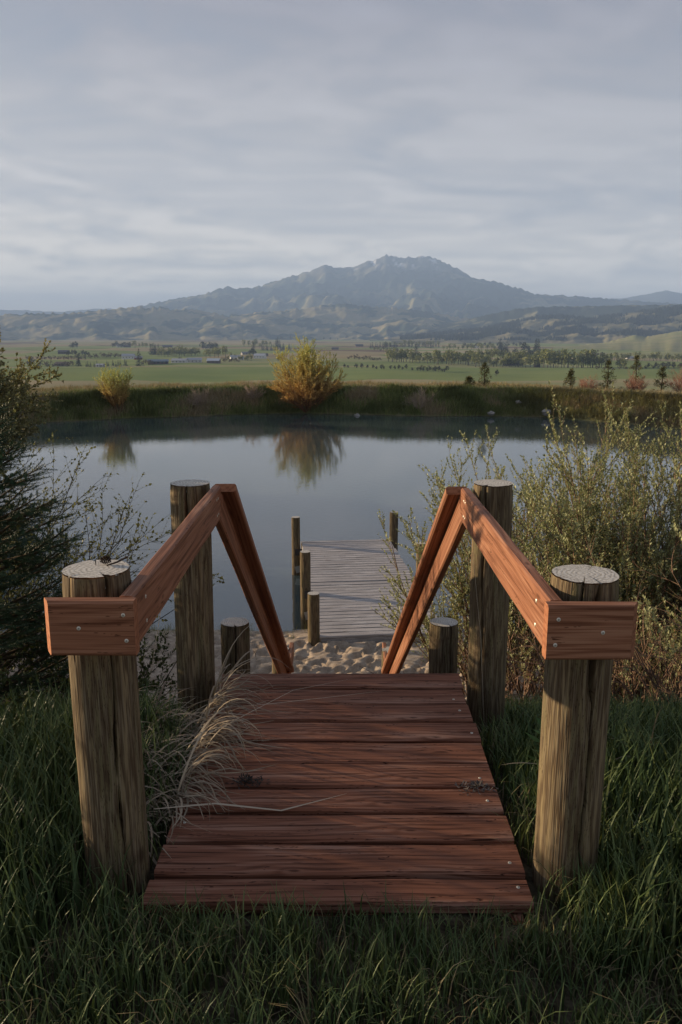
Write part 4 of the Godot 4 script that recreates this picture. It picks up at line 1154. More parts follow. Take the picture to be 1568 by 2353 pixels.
func willow_bushes() -> void:
	var P := {"kids": [11, 7, 0], "wander": 0.09, "rise": 0.035, "first": 0.22, "fork": 0.45, "shrink": 0.42, "leafy": 1, "per_metre": 125.0, "bare_below": 1.15, "bare_fade": 0.6, "leaf": 0.026, "slim": 0.5,
		"bark": [Color(0.12, 0.08, 0.057), Color(0.16, 0.1, 0.07), Color(0.19, 0.125, 0.08), Color(0.1, 0.08, 0.04)], "low_col": Color(0.22, 0.24, 0.12), "high_col": Color(0.37, 0.385, 0.215), "spread": 0.5}
	var spots := [[Vector3(1.6, 0, -8.0), 22, 2.25, "slender willow bush next to the right side of the dock"], [Vector3(2.15, 0, -7.6), 36, 2.75, "leafy willow bush between the slender one and the tall one"], [Vector3(2.95, 0, -7.2), 38, 2.65, "tall willow bush standing by the water beyond the right handrail"], [Vector3(2.55, 0, -5.9), 28, 2.2, "willow bush with brown stems on the slope behind the right hand posts"],
		[Vector3(3.9, 0, -6.2), 34, 2.5, "dense willow bush farthest to the right of the stairway"]]
	for s in spots:
		var at: Vector3 = s[0]
		at.y = ground_y(at.x, at.z)
		P["bare_below"] = 1.5 if s[1] > 32 else 1.3
		woody("willow_bush", at, s[1], 0.06, 0.56, s[2], 0.014, P, s[3], "bush", "willow bushes right of the stairway")
	# leafless tangle at their feet
	var Q := P.duplicate()
	Q.kids = [7, 4, 0]
	Q.leafy = 2
	Q.per_metre = 6.0
	Q.wander = 0.16
	Q.rise = -0.01
	Q.fork = 0.8
	for s in [[Vector3(1.75, 0, -5.0), "brown leafless tangle of twigs beside the right back post"], [Vector3(2.6, 0, -4.6), "bare twiggy shrub in the grass right of the front post"], [Vector3(1.5, 0, -6.3), "bare twigs growing under the willow leaves beside the steps"]]:
		var at: Vector3 = s[0]
		at.y = ground_y(at.x, at.z)
		woody("bare_shrub", at, 26, 0.2, 1.15, 1.25, 0.009, Q, s[1], "shrub", "bare shrubs on the slope")


func left_bushes() -> void:
	var P := {"kids": [10, 6, 0], "wander": 0.1, "rise": 0.01, "first": 0.25, "fork": 0.6, "shrink": 0.42, "leafy": 1, "per_metre": 34.0, "bare_below": -5.0, "bare_fade": 1.0, "leaf": 0.026, "slim": 0.6, "tilt": Vector3(0.42, 0, 0.0),
		"bark": [Color(0.04, 0.032, 0.026), Color(0.045, 0.034, 0.026), Color(0.055, 0.04, 0.03), Color(0.06, 0.05, 0.03)], "low_col": Color(0.12, 0.125, 0.05), "high_col": Color(0.2, 0.2, 0.08), "spread": 0.3}
	var at := Vector3(-3.1, 0, -5.2)
	at.y = ground_y(at.x, at.z)
	woody("budding_bush", at, 48, 0.1, 0.8, 2.1, 0.011, P, "thin branched bush coming into leaf beside the water left of the stair", "bush")
	P.tilt = Vector3(0.15, 0, 0.1)
	P.per_metre = 60.0
	P.leafy = 1
	P.kids = [15, 8, 0]
	P.high_col = Color(0.32, 0.29, 0.125)
	P.low_col = Color(0.17, 0.15, 0.07)
	P.leaf = 0.085
	P.fork = 0.75
	at = Vector3(-12.8, 0, -25.0)
	at.y = maxf(ground_y(at.x, at.z), -3.0)
	woody("shore_willow", at, 60, 0.05, 1.0, 4.3, 0.035, P, "large brownish green willow on the left shore of the pond", "tree")
	# low leafy growth under the spruce; second shrub, out of view, shades the landing
	P.tilt = Vector3.ZERO
	P.leaf = 0.022
	P.fork = 0.6
	P.per_metre = 110.0
	P.kids = [8, 5, 0]
	P.high_col = Color(0.075, 0.095, 0.03)
	P.low_col = Color(0.05, 0.065, 0.022)
	for s in [[Vector3(-1.55, 0, -4.3), 0.75, "low dark leafy shrub between the spruce and the left back post"], [Vector3(-2.2, 0, -3.2), 0.95, "low rounded shrub out of view in the grass left of the front post, shading the landing"]]:
		at = s[0]
		at.y = ground_y(at.x, at.z)
		woody("low_shrub", at, 26, 0.1, 1.0, s[1], 0.007, P, s[2], "shrub")


func spruce(at: Vector3, height: float, label: String) -> void:
	var wood := Geo.new()
	var leaves := Geo.new()
	wood.tube(PackedVector3Array([Vector3(0, -0.15, 0), Vector3(0, height * 0.5, 0), Vector3(0, height, 0)]), PackedFloat32Array([0.05, 0.028, 0.006]), 8, Color(0.07, 0.05, 0.035))
	var y := 0.12
	while y < height - 0.05:
		var f := y / height
		for k in 7:
			var an := rng.randf() * TAU
			var out := Vector3(cos(an), rng.randf_range(0.05, 0.4) + f * 0.3, sin(an)).normalized()
			var len_ := (0.95 * (1.0 - f) + 0.1) * height * 0.4 * rng.randf_range(0.75, 1.15)
			var pts := PackedVector3Array()
			for s in 6:
				pts.append(Vector3(0, y, 0) + out * len_ * s / 5.0 + Vector3.UP * (0.06 * pow(s / 5.0, 2.0) - 0.05 * s / 5.0) * len_ * 2.0)
			wood.tube(pts, PackedFloat32Array([0.012, 0.01, 0.008, 0.006, 0.004, 0.002]), 4, Color(0.075, 0.055, 0.035))
			# side shoots
			var shoots := int(len_ / 0.05)
			for s in shoots:
				var ff := 0.25 + 0.75 * (s + 0.5) / shoots
				var q := minf(ff * 5.0, 4.999)
				var a := pts[int(q)].lerp(pts[int(q) + 1], q - int(q))
				var side := out.cross(Vector3.UP).normalized() * (1.0 if s % 2 == 0 else -1.0)
				var dd := (out * 0.6 + side * rng.randf_range(0.7, 1.1) + Vector3.UP * rng.randf_range(-0.2, 0.25)).normalized()
				shoot(leaves, a, dd, rng.randf_range(0.09, 0.2) * (1.2 - ff * 0.4))
			shoot(leaves, pts[4], (pts[5] - pts[4]).normalized(), 0.16)
			for s in 6:
				var q := 1.6 + s * 0.5
				var a := pts[int(q)].lerp(pts[int(q) + 1], q - int(q))
				var side := out.cross(Vector3.UP).normalized() * (1.0 if s % 2 == 0 else -1.0)
				var dd := (out * 0.7 + side * 0.75 + Vector3.UP * rng.randf_range(-0.15, 0.1)).normalized()
				var sub := len_ * rng.randf_range(0.25, 0.42) * (1.1 - q * 0.12)
				wood.tube(PackedVector3Array([a, a + dd * sub]), PackedFloat32Array([0.004, 0.002]), 3, Color(0.075, 0.055, 0.035))
				for j in int(sub / 0.035):
					var sd := dd.cross(Vector3.UP).normalized() * (1.0 if j % 2 == 0 else -1.0)
					shoot(leaves, a + dd * 0.035 * (j + 0.5), (dd * 0.6 + sd * 0.8 + Vector3.UP * rng.randf_range(-0.2, 0.3)).normalized(), rng.randf_range(0.05, 0.1))
				shoot(leaves, a + dd * sub * 0.75, dd, 0.1)
		y += rng.randf_range(0.07, 0.11)
	var t := thing("spruce_tree", at, label, "tree")
	part("trunk", wood.made(M.bark), t)
	part("crown", leaves.made(M.needle), t).set_meta("kind", "stuff")


func shoot(g: Geo, a: Vector3, d: Vector3, length: float) -> void:
	var col := Color(0.034, 0.062, 0.034).lerp(Color(0.075, 0.115, 0.05), rng.randf() * rng.randf())
	var n := int(length / 0.0026)
	var s := d.cross(Vector3(0.2, 0.9, 0.3)).normalized()
	var w := d.cross(s)
	for k in n:
		var f := float(k) / n
		var an := k * 2.4
		var o := s * cos(an) + w * sin(an)
		var nd := (o * 0.8 + d * 0.75).normalized()
		var tip := 0.02 * (1.0 - 0.5 * f * f)
		var base := a + d * length * f
		var x := nd.cross(d).normalized() * 0.0018
		var nor := nd.cross(x).normalized()
		var i0 := g.p(base - x, nor, Vector2.ZERO, col)
		var i1 := g.p(base + x, nor, Vector2.ZERO, col)
		var i2 := g.p(base + nd * tip, nor, Vector2.ZERO, col)
		g.t(i0, i1, i2)


func bank_plants() -> void:
	var P := {"kids": [14, 7, 0], "wander": 0.08, "rise": 0.02, "first": 0.2, "fork": 0.5, "shrink": 0.36, "leafy": 1, "per_metre": 85.0, "bare_below": 1.2, "bare_fade": 0.8, "leaf": 0.055, "slim": 0.42, "dome": 0.3,
		"bark": [Color(0.16, 0.09, 0.05), Color(0.26, 0.13, 0.055), Color(0.3, 0.16, 0.06), Color(0.3, 0.16, 0.06)], "low_col": Color(0.54, 0.34, 0.13), "high_col": Color(0.5, 0.52, 0.2), "col_from": 0.9, "col_over": 2.4, "spread": 0.25}
	woody("golden_willow", Vector3(-2.0, -2.85, -48.3), 64, 0.03, 1.05, 3.75, 0.028, P, "round golden orange willow on the far bank with green top", "tree")
	P.leaf = 0.05
	P.col_over = 1.3
	P.col_from = 0.6
	P.bare_below = 0.6
	woody("young_willow", Vector3(-12.3, -2.75, -45.6), 26, 0.03, 0.5, 2.3, 0.02, P, "small upright yellow willow on the far bank above the water", "tree")
	# bleached, leafless brush on the bank face
	var Q := P.duplicate()
	Q.bark = [Color(0.3, 0.24, 0.19), Color(0.34, 0.27, 0.21), Color(0.36, 0.29, 0.22), Color(0.36, 0.29, 0.22)]
	Q.per_metre = 0.0
	Q.fork = 0.7
	Q.wander = 0.14
	for s in [[Vector3(-8.1, -2.5, -47.1), 1.3, "bleached dead brush left of the golden willow on the bank"], [Vector3(-5.2, -2.2, -48.6), 1.25, "pale dry brush close beside the golden willow"], [Vector3(4.5, -2.75, -47.2), 1.45, "bleached spiky dead brush at the water between two rocks"]]:
		woody("dead_brush", s[0], 34, 0.1, 1.0, s[1], 0.014, Q, s[2], "brush", "dead brush on the far bank")
	Q.bark = [Color(0.2, 0.11, 0.08), Color(0.26, 0.14, 0.1), Color(0.3, 0.165, 0.115), Color(0.3, 0.165, 0.115)]
	for s in [[Vector3(17.0, -1.8, -48.0), 1.2, "reddish bare shrub between the junipers on the bank"], [Vector3(19.6, -1.8, -47.5), 1.7, "large reddish bare shrub at the end of the juniper row"], [Vector3(14.5, -1.8, -48.6), 1.0, "small reddish bare shrub behind the juniper row"]]:
		woody("red_shrub", s[0], 44, 0.1, 0.9, s[1], 0.012, Q, s[2], "shrub", "reddish shrubs on the far bank")
	for s in [[Vector3(8.6, -1.78, -50.0), 1.5, 0.62, "juniper standing alone on the far bank"], [Vector3(7.75, -1.78, -50.2), 0.75, 0.42, "low juniper at the foot of the lone juniper"], [Vector3(13.8, -1.8, -50.0), 1.15, 0.45, "small thin juniper nearest the lone one in the row"], [Vector3(15.7, -1.8, -49.0), 1.7, 0.55, "pointed juniper beside the tallest juniper"], [Vector3(17.4, -1.8, -49.2), 1.95, 0.7, "tallest juniper on the far bank"], [Vector3(18.9, -1.8, -49.0), 1.35, 0.5, "short juniper next to the large reddish shrub"]]:
		juniper(s[0], s[1], s[2], s[3])
	for s in [[Vector3(0.9, -3.05, -46.95), 0.32, "grey rock at the water right of the golden willow"], [Vector3(8.4, -2.85, -46.2), 0.3, "upright pale rock in the bank beyond the dead brush"], [Vector3(11.4, -2.75, -45.75), 0.42, "long flat pale rock on the bank behind the willow bushes"], [Vector3(10.1, -2.3, -47.0), 0.25, "small rock high on the bank above the flat one"]]:
		rock(s[0], s[1], s[2])


func juniper(at: Vector3, height: float, wide: float, label: String) -> void:
	var wood := Geo.new()
	var g := Geo.new()
	wood.tube(PackedVector3Array([Vector3(0, -0.2, 0), Vector3(0.03, height * 0.5, 0), Vector3(0, height * 0.9, 0)]), PackedFloat32Array([0.05, 0.03, 0.01]), 6, Color(0.08, 0.055, 0.04))
	for k in 46:
		var f := pow(rng.randf(), 0.8)
		var an := rng.randf() * TAU
		var rr := wide * (1.05 - f) * rng.randf_range(0.2, 1.35)
		var c := Vector3(cos(an) * rr, f * height, sin(an) * rr)
		wood.tube(PackedVector3Array([Vector3(0, maxf(c.y - rr * 0.3, 0.05), 0), c]), PackedFloat32Array([0.012, 0.005]), 3, Color(0.08, 0.055, 0.04))
		var col := Color(0.075, 0.085, 0.032).lerp(Color(0.17, 0.15, 0.06), rng.randf())
		for j in 26:
			var d := Vector3(rng.randf_range(-1, 1), rng.randf_range(-0.6, 1.2), rng.randf_range(-1, 1)).normalized()
			var s := d.cross(Vector3(rng.randf(), rng.randf(), rng.randf())).normalized()
			g.leaf(c + d * rng.randf() * 0.12, d, s, rng.randf_range(0.07, 0.13), 0.035, col * rng.randf_range(0.7, 1.3))
	var t := thing("juniper", at, label, "tree", "junipers on the far bank")
	part("trunk", wood.made(M.bark), t)
	part("crown", g.made(M.needle), t).set_meta("kind", "stuff")


func rock(at: Vector3, size: float, label: String) -> void:
	var s := SphereMesh.new()
	s.radius = 1.0
	s.height = 2.0
	s.radial_segments = 18
	s.rings = 10
	var a := s.get_mesh_arrays()
	var g := Geo.new()
	var off := rng.randf() * 90.0
	var sc := Vector3(size * rng.randf_range(0.5, 0.75), size * rng.randf_range(0.3, 0.42), size * 0.45)
	for p in a[Mesh.ARRAY_VERTEX]:
		var r := 1.0 + broad.get_noise_3d(p.x * 3.0 + off, p.y * 3.0, p.z * 3.0) * 0.7
		g.p(p * r * sc, p, Vector2.ZERO, Color(0.3, 0.28, 0.25) * (1.0 + 0.3 * fine.get_noise_3d(p.x * 3.0 + off, p.y * 3.0, p.z * 3.0)))
	g.i = a[Mesh.ARRAY_INDEX]
	g.smooth()
	single("rock", g.made(M.plain), at, label, "rock", "rocks on the far bank")


func tuft(blades: int, radius: float, lo: float, hi: float, bend_lo: float, bend_hi: float, wide: float, segs: int, drift := Vector3.ZERO) -> Geo:
	var g := Geo.new()
	for k in blades:
		var an := rng.randf() * TAU
		var at := Vector3(cos(an), 0, sin(an)) * radius * sqrt(rng.randf())
		var la := rng.randf() * TAU
		var lean := (Vector3(cos(la), 0, sin(la)) + drift).normalized()
		var v := rng.randf_range(0.65, 1.3)
		g.blade(at, rng.randf_range(lo, hi), lean, rng.randf_range(bend_lo, bend_hi), wide * rng.randf_range(0.6, 1.3), segs, Color(v, v * rng.randf_range(0.92, 1.05), v * rng.randf_range(0.7, 1.1)))
	return g


func on_stairs(x: float, z: float) -> bool:
	if absf(x) < 0.575 and z < -1.97 and z > -3.7:
		return true
	if absf(x) < 0.62 and z <= -3.7 and z > -7.6:
		return true
	for p in [Vector2(-0.68, -2.2), Vector2(0.68, -2.2), Vector2(-0.69, -3.7), Vector2(0.695, -3.7), Vector2(-0.68, -5.0), Vector2(0.66, -5.0)]:
		if p.distance_to(Vector2(x, z)) < 0.115:
			return true
	return false


func grasses() -> void:
	# fresh grass round the landing
	var places := []
	var tints := PackedColorArray()
	for k in 9000:
		var x := rng.randf_range(-3.4, 3.4)
		var z := rng.randf_range(-4.6, -0.9)
		if on_stairs(x, z):
			continue
		var side := smoothstep(0.45, 0.95, absf(x))
		var clump := broad.get_noise_2d(x * 2.3 + 11.0, z * 2.3)
		if rng.randf() > 0.85 + clump * 0.8 + side * 0.4:
			continue
		var s := lerpf(0.47, 0.95, side * smoothstep(-1.5, -2.1, z)) * rng.randf_range(0.7, 1.2)
		if z < -3.3:
			s *= 0.8
		var b := Basis(Vector3.UP, rng.randf() * TAU).scaled(Vector3(s * 0.9 + 0.2, s, s * 0.9 + 0.2))
		places.append(Transform3D(b, Vector3(x, ground_y(x, z) - 0.01, z)))
		tints.append(Color(0.072, 0.112, 0.044).lerp(Color(0.21, 0.24, 0.09), rng.randf() * rng.randf()) * rng.randf_range(0.75, 1.15))
	scatter("grass", tuft(12, 0.07, 0.12, 0.34, 0.2, 1.25, 0.0095, 5).made(M.grass), places, tints, "fresh green grass growing round the wooden landing", "grass")
	# dead thatch lying between the tufts
	places = []
	tints = PackedColorArray()
	for k in 3800:
		var x := rng.randf_range(-3.4, 3.4)
		var z := rng.randf_range(-4.8, -0.9)
		if on_stairs(x, z):
			continue
		var b := Basis(Vector3.UP, rng.randf() * TAU).scaled(Vector3.ONE * rng.randf_range(0.5, 1.1))
		places.append(Transform3D(b, Vector3(x, ground_y(x, z), z)))
		tints.append(Color(0.13, 0.105, 0.065).lerp(Color(0.26, 0.215, 0.145), rng.randf() * rng.randf()))
	scatter("thatch", tuft(9, 0.1, 0.06, 0.2, 1.3, 2.4, 0.004, 4).made(M.straw), places, tints, "dead straw and thatch lying among the green grass", "dry grass")
	# longer grass down the slope and along the near water's edge
	places = []
	tints = PackedColorArray()
	for k in 6500:
		var x := rng.randf_range(-7.0, 6.5)
		var z := rng.randf_range(-12.2, -4.2)
		if on_stairs(x, z) or beach_edge(x, z) > 0.15 and not (z < -10.6 and x < -0.45 and rng.randf() < 0.5):
			continue
		if z < -10.4 and x > -0.45 and x < 1.7:
			continue
		var y := ground_y(x, z)
		if y < WATER_Y + 0.02:
			continue
		var s := rng.randf_range(0.45, 1.1) * (0.8 if z < -10.0 else 1.0)
		places.append(Transform3D(Basis(Vector3.UP, rng.randf() * TAU).scaled(Vector3.ONE * s), Vector3(x, y + (0.03 if z < -9.0 else 0.0), z)))
		tints.append(Color(0.16, 0.155, 0.05).lerp(Color(0.26, 0.215, 0.12), rng.randf()) if z > -9.5 else Color(0.15, 0.16, 0.045).lerp(Color(0.24, 0.21, 0.085), rng.randf()))
	scatter("slope_grass", tuft(14, 0.1, 0.12, 0.36, 0.3, 1.6, 0.006, 4).made(M.grass), places, tints, "yellowing grass on the slope and at the near shore", "grass")
	# the far bank: long grass hanging down its face ...
	places = []
	tints = PackedColorArray()
	for k in 9500:
		var x := rng.randf_range(-26.0, 26.0)
		var b := pow(rng.randf(), 1.2) * 2.1 + 0.1
		var z := shore_z(x) - b
		var s := rng.randf_range(0.6, 1.25)
		places.append(Transform3D(Basis(Vector3.UP, rng.randf_range(-0.9, 0.9)).scaled(Vector3(s * 1.1, s, s)), Vector3(x, bank_y(x, b) - 0.03, z)))
		var n := broad.get_noise_2d(x * 0.8 + 60.0, b * 1.5)
		var c := (Color(0.14, 0.19, 0.065).lerp(Color(0.34, 0.37, 0.15), rng.randf()) * (1.0 + n))
		if n + rng.randf_range(-0.2, 0.2) > 0.22:
			c = Color(0.42, 0.35, 0.23)
		if x > 8.0:
			c = c.lerp(Color(0.22, 0.175, 0.1), clampf((x - 8.0) / 8.0, 0.0, 0.6))
		tints.append(c)
	scatter("bank_grass", tuft(18, 0.22, 0.22, 0.5, 0.7, 2.1, 0.018, 4, Vector3(0, 0, 0.6)).made(M.grass), places, tints, "dark green long grass hanging down the far bank", "grass")
	# ... and dry grass along its top
	places = []
	tints = PackedColorArray()
	for k in 9000:
		var x := rng.randf_range(-28.0, 28.0)
		var b := rng.randf_range(1.7, 8.5)
		var z := shore_z(x) - b
		var s := rng.randf_range(0.5, 1.0) * (0.7 if b < 3.0 else 1.0)
		places.append(Transform3D(Basis(Vector3.UP, rng.randf() * TAU).scaled(Vector3(s * 1.3, s, s * 1.3)), Vector3(x, bank_y(x, b) - 0.02, z)))
		tints.append(Color(0.15, 0.155, 0.055).lerp(Color(0.33, 0.27, 0.155), clampf((b - 1.8) / 1.8 + rng.randf_range(-0.4, 0.4), 0.1, 1.0)))
	scatter("bank_top_grass", tuft(12, 0.2, 0.18, 0.42, 0.1, 0.9, 0.011, 3).made(M.straw), places, tints, "pale dry grass standing along the top of the far bank", "dry grass")


# a ribbon of straw through the given points
func straw(g: Geo, pts: PackedVector3Array, wide: float, col: Color) -> void:
	var la := -1
	var lb := -1
	for k in pts.size():
		var d := (pts[mini(k + 1, pts.size() - 1)] - pts[maxi(k - 1, 0)]).normalized()
		var side := d.cross(Vector3(0.15, 1.0, 0.1)).normalized()
		var nor := side.cross(d).normalized()
		if nor.y < 0.0:
			nor = -nor
		var f := float(k) / (pts.size() - 1)
		var w := wide * 0.5 * minf(1.0, 0.35 + 2.5 * f) * (1.0 - 0.9 * f * f * f)
		var a := g.p(pts[k] - side * w, nor, Vector2.ZERO, col)
		var b := g.p(pts[k] + side * w, nor, Vector2.ZERO, col)
		if la >= 0:
			g.q(la, lb, b, a)
		la = a
		lb = b


# a clump of last year's grass, combed over towards "to"
func dry_clump(at: Vector3, to: Vector3, count: int, reach: float, high: float, label: String) -> void:
	var g := Geo.new()
	for k in count:
		var p := Vector3(rng.randf_range(-0.13, 0.13), -0.02, rng.randf_range(-0.13, 0.13))
		var yaw := atan2(to.z, to.x) + rng.randf_range(-0.9, 0.9)
		var pitch := rng.randf_range(0.6, 1.45)
		var run := reach * rng.randf_range(0.5, 1.2)
		var fall := rng.randf_range(1.6, 3.6) * high
		var curl := rng.randf_range(-1.4, 1.4)
		var pts := PackedVector3Array([p])
		for s in 11:
			var f := (s + 1) / 11.0
			pitch -= fall * (0.1 + f) / 6.0
			yaw += curl / 11.0
			p += Vector3(cos(yaw) * cos(pitch), sin(pitch), sin(yaw) * cos(pitch)) * run / 11.0
			var on_boards := absf(at.x + p.x) < 0.565 and at.z + p.z < -1.98 and at.z + p.z > -3.66
			var lowest := (0.006 if on_boards else ground_y(at.x + p.x, at.z + p.z)) + 0.002 * (k % 13) - at.y
			if p.y < lowest:
				p.y = lowest
				pitch = maxf(pitch, rng.randf_range(-0.1, 0.25))
			pts.append(p)
		straw(g, pts, rng.randf_range(0.003, 0.0095), Color(0.2, 0.15, 0.1).lerp(Color(0.4, 0.33, 0.235), rng.randf()) * rng.randf_range(0.65, 1.1))
	single("dry_grass_clump", g.made(M.straw), at, label, "dry grass", "clumps of dry grass beside the landing")


func straws_and_litter() -> void:
	var east := Vector3(1, 0, 0.12)
	var spots := [[-0.84, -3.48, 0.42, 0.9, "bleached dry grass clump in front of the left back post"], [-0.66, -3.36, 0.4, 0.85, "dry grass clump bent over the far left corner of the boards"], [-0.72, -3.14, 0.42, 1.0, "dry grass clump combed over the landing near its far corner"], [-0.64, -2.97, 0.36, 0.95, "dry grass clump curling over the edge of the middle boards"], [-0.74, -2.84, 0.42, 0.9, "dry grass clump lying across the middle landing boards"], [-0.66, -2.66, 0.36, 1.0, "dry grass clump beside the dark litter on the boards"], [-0.98, -3.26, 0.45, 0.7, "upright dry grass clump left of the boards' edge"], [-0.96, -2.95, 0.42, 0.75, "dry grass clump among green grass behind the left front post"], [-0.76, -2.52, 0.3, 1.0, "small dry grass clump right behind the left front post"]]
	for s in spots:
		dry_clump(Vector3(s[0], ground_y(s[0], s[1]), s[1]), east, 72, s[2], s[3], s[4])
	dry_clump(Vector3(-1.25, ground_y(-1.25, -2.5), -2.5), Vector3(0.3, 0, 1), 40, 0.5, 0.6, "thin orange tinged dry grass left of the front post")
	dry_clump(Vector3(1.1, ground_y(1.1, -2.9), -2.9), Vector3(-0.3, 0, 0.4), 22, 0.55, 0.4, "a few tall dry stalks behind the right front post")
	dry_clump(Vector3(1.25, ground_y(1.25, -2.35), -2.35), Vector3(0.3, 0, 0.3), 18, 0.6, 0.4, "tall dry stalks in the grass right of the front post")
	# single long stalks lying over the boards
	var lines := [
		[[-0.62, 0.03, -2.45], [-0.42, 0.035, -2.475], [-0.2, 0.012, -2.47], [0.02, 0.008, -2.58], "dry seed stalk lying across the third board from the near edge", 0.009],
		[[-0.7, 0.05, -2.7], [-0.45, 0.1, -2.9], [-0.2, 0.11, -3.2], [0.05, 0.03, -3.5], "long bent straw arching over the far landing boards", 0.003],
		[[-0.6, 0.02, -3.2], [-0.3, 0.03, -3.24], [0.0, 0.02, -3.34], [0.2, 0.008, -3.42], "thin straw lying on the boards below the far step", 0.003],
		[[-0.85, 0.05, -3.4], [-0.78, 0.45, -3.45], [-0.65, 0.7, -3.5], [-0.52, 0.86, -3.55], "thin straw leaning up past the left handrail", 0.003],
		[[0.66, -0.2, -3.5], [0.64, 0.2, -3.55], [0.6, 0.55, -3.58], [0.57, 0.72, -3.6], "thin straw standing against the right back post", 0.003]]
	for l in lines:
		var g := Geo.new()
		var pts := PackedVector3Array()
		for k in 13:
			var f := k / 12.0 * 3.0
			var i := mini(int(f), 2)
			var a := Vector3(l[i][0], l[i][1], l[i][2])
			var b := Vector3(l[i + 1][0], l[i + 1][1], l[i + 1][2])
			pts.append(a.lerp(b, f - i) - Vector3(l[0][0], l[0][1], l[0][2]))
		straw(g, pts, l[5], Color(0.45, 0.38, 0.28))
		var o := single("straw", g.made(M.straw), Vector3(l[0][0], l[0][1], l[0][2]), l[4], "straw", "loose straws on the landing")
	# small dark heaps of catkin litter
	for s in [[Vector3(-0.33, 0.0, -2.665), "dark heap of plant litter at the tips of the dry grass", Color(0.03, 0.026, 0.022)], [Vector3(0.475, 0.0, -2.62), "grey brown heap of plant litter at the right edge of the boards", Color(0.1, 0.085, 0.075)]]:
		var g := Geo.new()
		for k in 120:
			var an := rng.randf() * TAU
			var r := rng.randf() * 0.055
			var p := Vector3(cos(an) * r * 1.3, 0.003 + rng.randf() * 0.018 * (1.0 - r / 0.06), sin(an) * r * 0.7)
			var d := Vector3(rng.randf_range(-1, 1), rng.randf_range(-0.2, 0.5), rng.randf_range(-1, 1)).normalized()
			g.leaf(p, d, d.cross(Vector3.UP).normalized(), rng.randf_range(0.012, 0.026), 0.006, s[2] * rng.randf_range(0.6, 1.8))
		single("plant_litter", g.made(M.straw), s[0], s[1], "litter")
	# cone and twig on the left front post
	var g := Geo.new()
	for k in 60:
		var f := k / 60.0
		var an := k * 2.4
		var rr := 0.011 * sin(PI * clampf(f, 0.08, 0.95))
		var o := Vector3(0, cos(an), sin(an))
		g.leaf(Vector3((f - 0.5) * 0.03, 0.011, 0) + o * rr * 0.5, (o + Vector3(0.5, 0, 0)).normalized(), o.cross(Vector3.RIGHT).normalized(), 0.009, 0.009, Color(0.05, 0.032, 0.022) * rng.randf_range(0.7, 1.4))
	single("pine_cone", g.made(M.straw), Vector3(-0.665, 0.934, -2.235), "small dark cone lying on top of the left front post", "cone")
	g = Geo.new()
	g.tube(PackedVector3Array([Vector3.ZERO, Vector3(0.025, 0.006, -0.012), Vector3(0.055, 0.02, -0.02)]), PackedFloat32Array([0.002, 0.0025, 0.003]), 6, Color(0.05, 0.035, 0.025))
	single("twig", g.made(M.bark), Vector3(-0.655, 0.934, -2.215), "short dark twig lying beside the cone on the post top", "twig")
	# broad leaved weed beside the right front post
	g = Geo.new()
	for k in 22:
		var y := 0.08 + 0.2 * k / 22.0
		var an := k * 2.4
		var d := Vector3(cos(an), 0.35, sin(an)).normalized()
		g.leaf(Vector3(0.01 * cos(an), y, 0.01 * sin(an)), d, d.cross(Vector3.UP).normalized(), rng.randf_range(0.05, 0.085), 0.032, Color(0.07, 0.13, 0.035) * rng.randf_range(0.8, 1.25))
	var w := thing("broadleaf_weed", Vector3(0.78, ground_y(0.78, -2.85), -2.85), "bright green broad leaved weed between the right hand posts", "plant")
	part("leaves", g.made(M.leaf), w)
	var gs := Geo.new()
	gs.tube(PackedVector3Array([Vector3(0, -0.02, 0), Vector3(0.005, 0.15, 0), Vector3(0, 0.29, 0)]), PackedFloat32Array([0.004, 0.003, 0.0015]), 5, Color(0.08, 0.11, 0.04))
	part("stem", gs.made(M.bark), w)


# ---------------------------------------------------------------- the valley's trees and houses

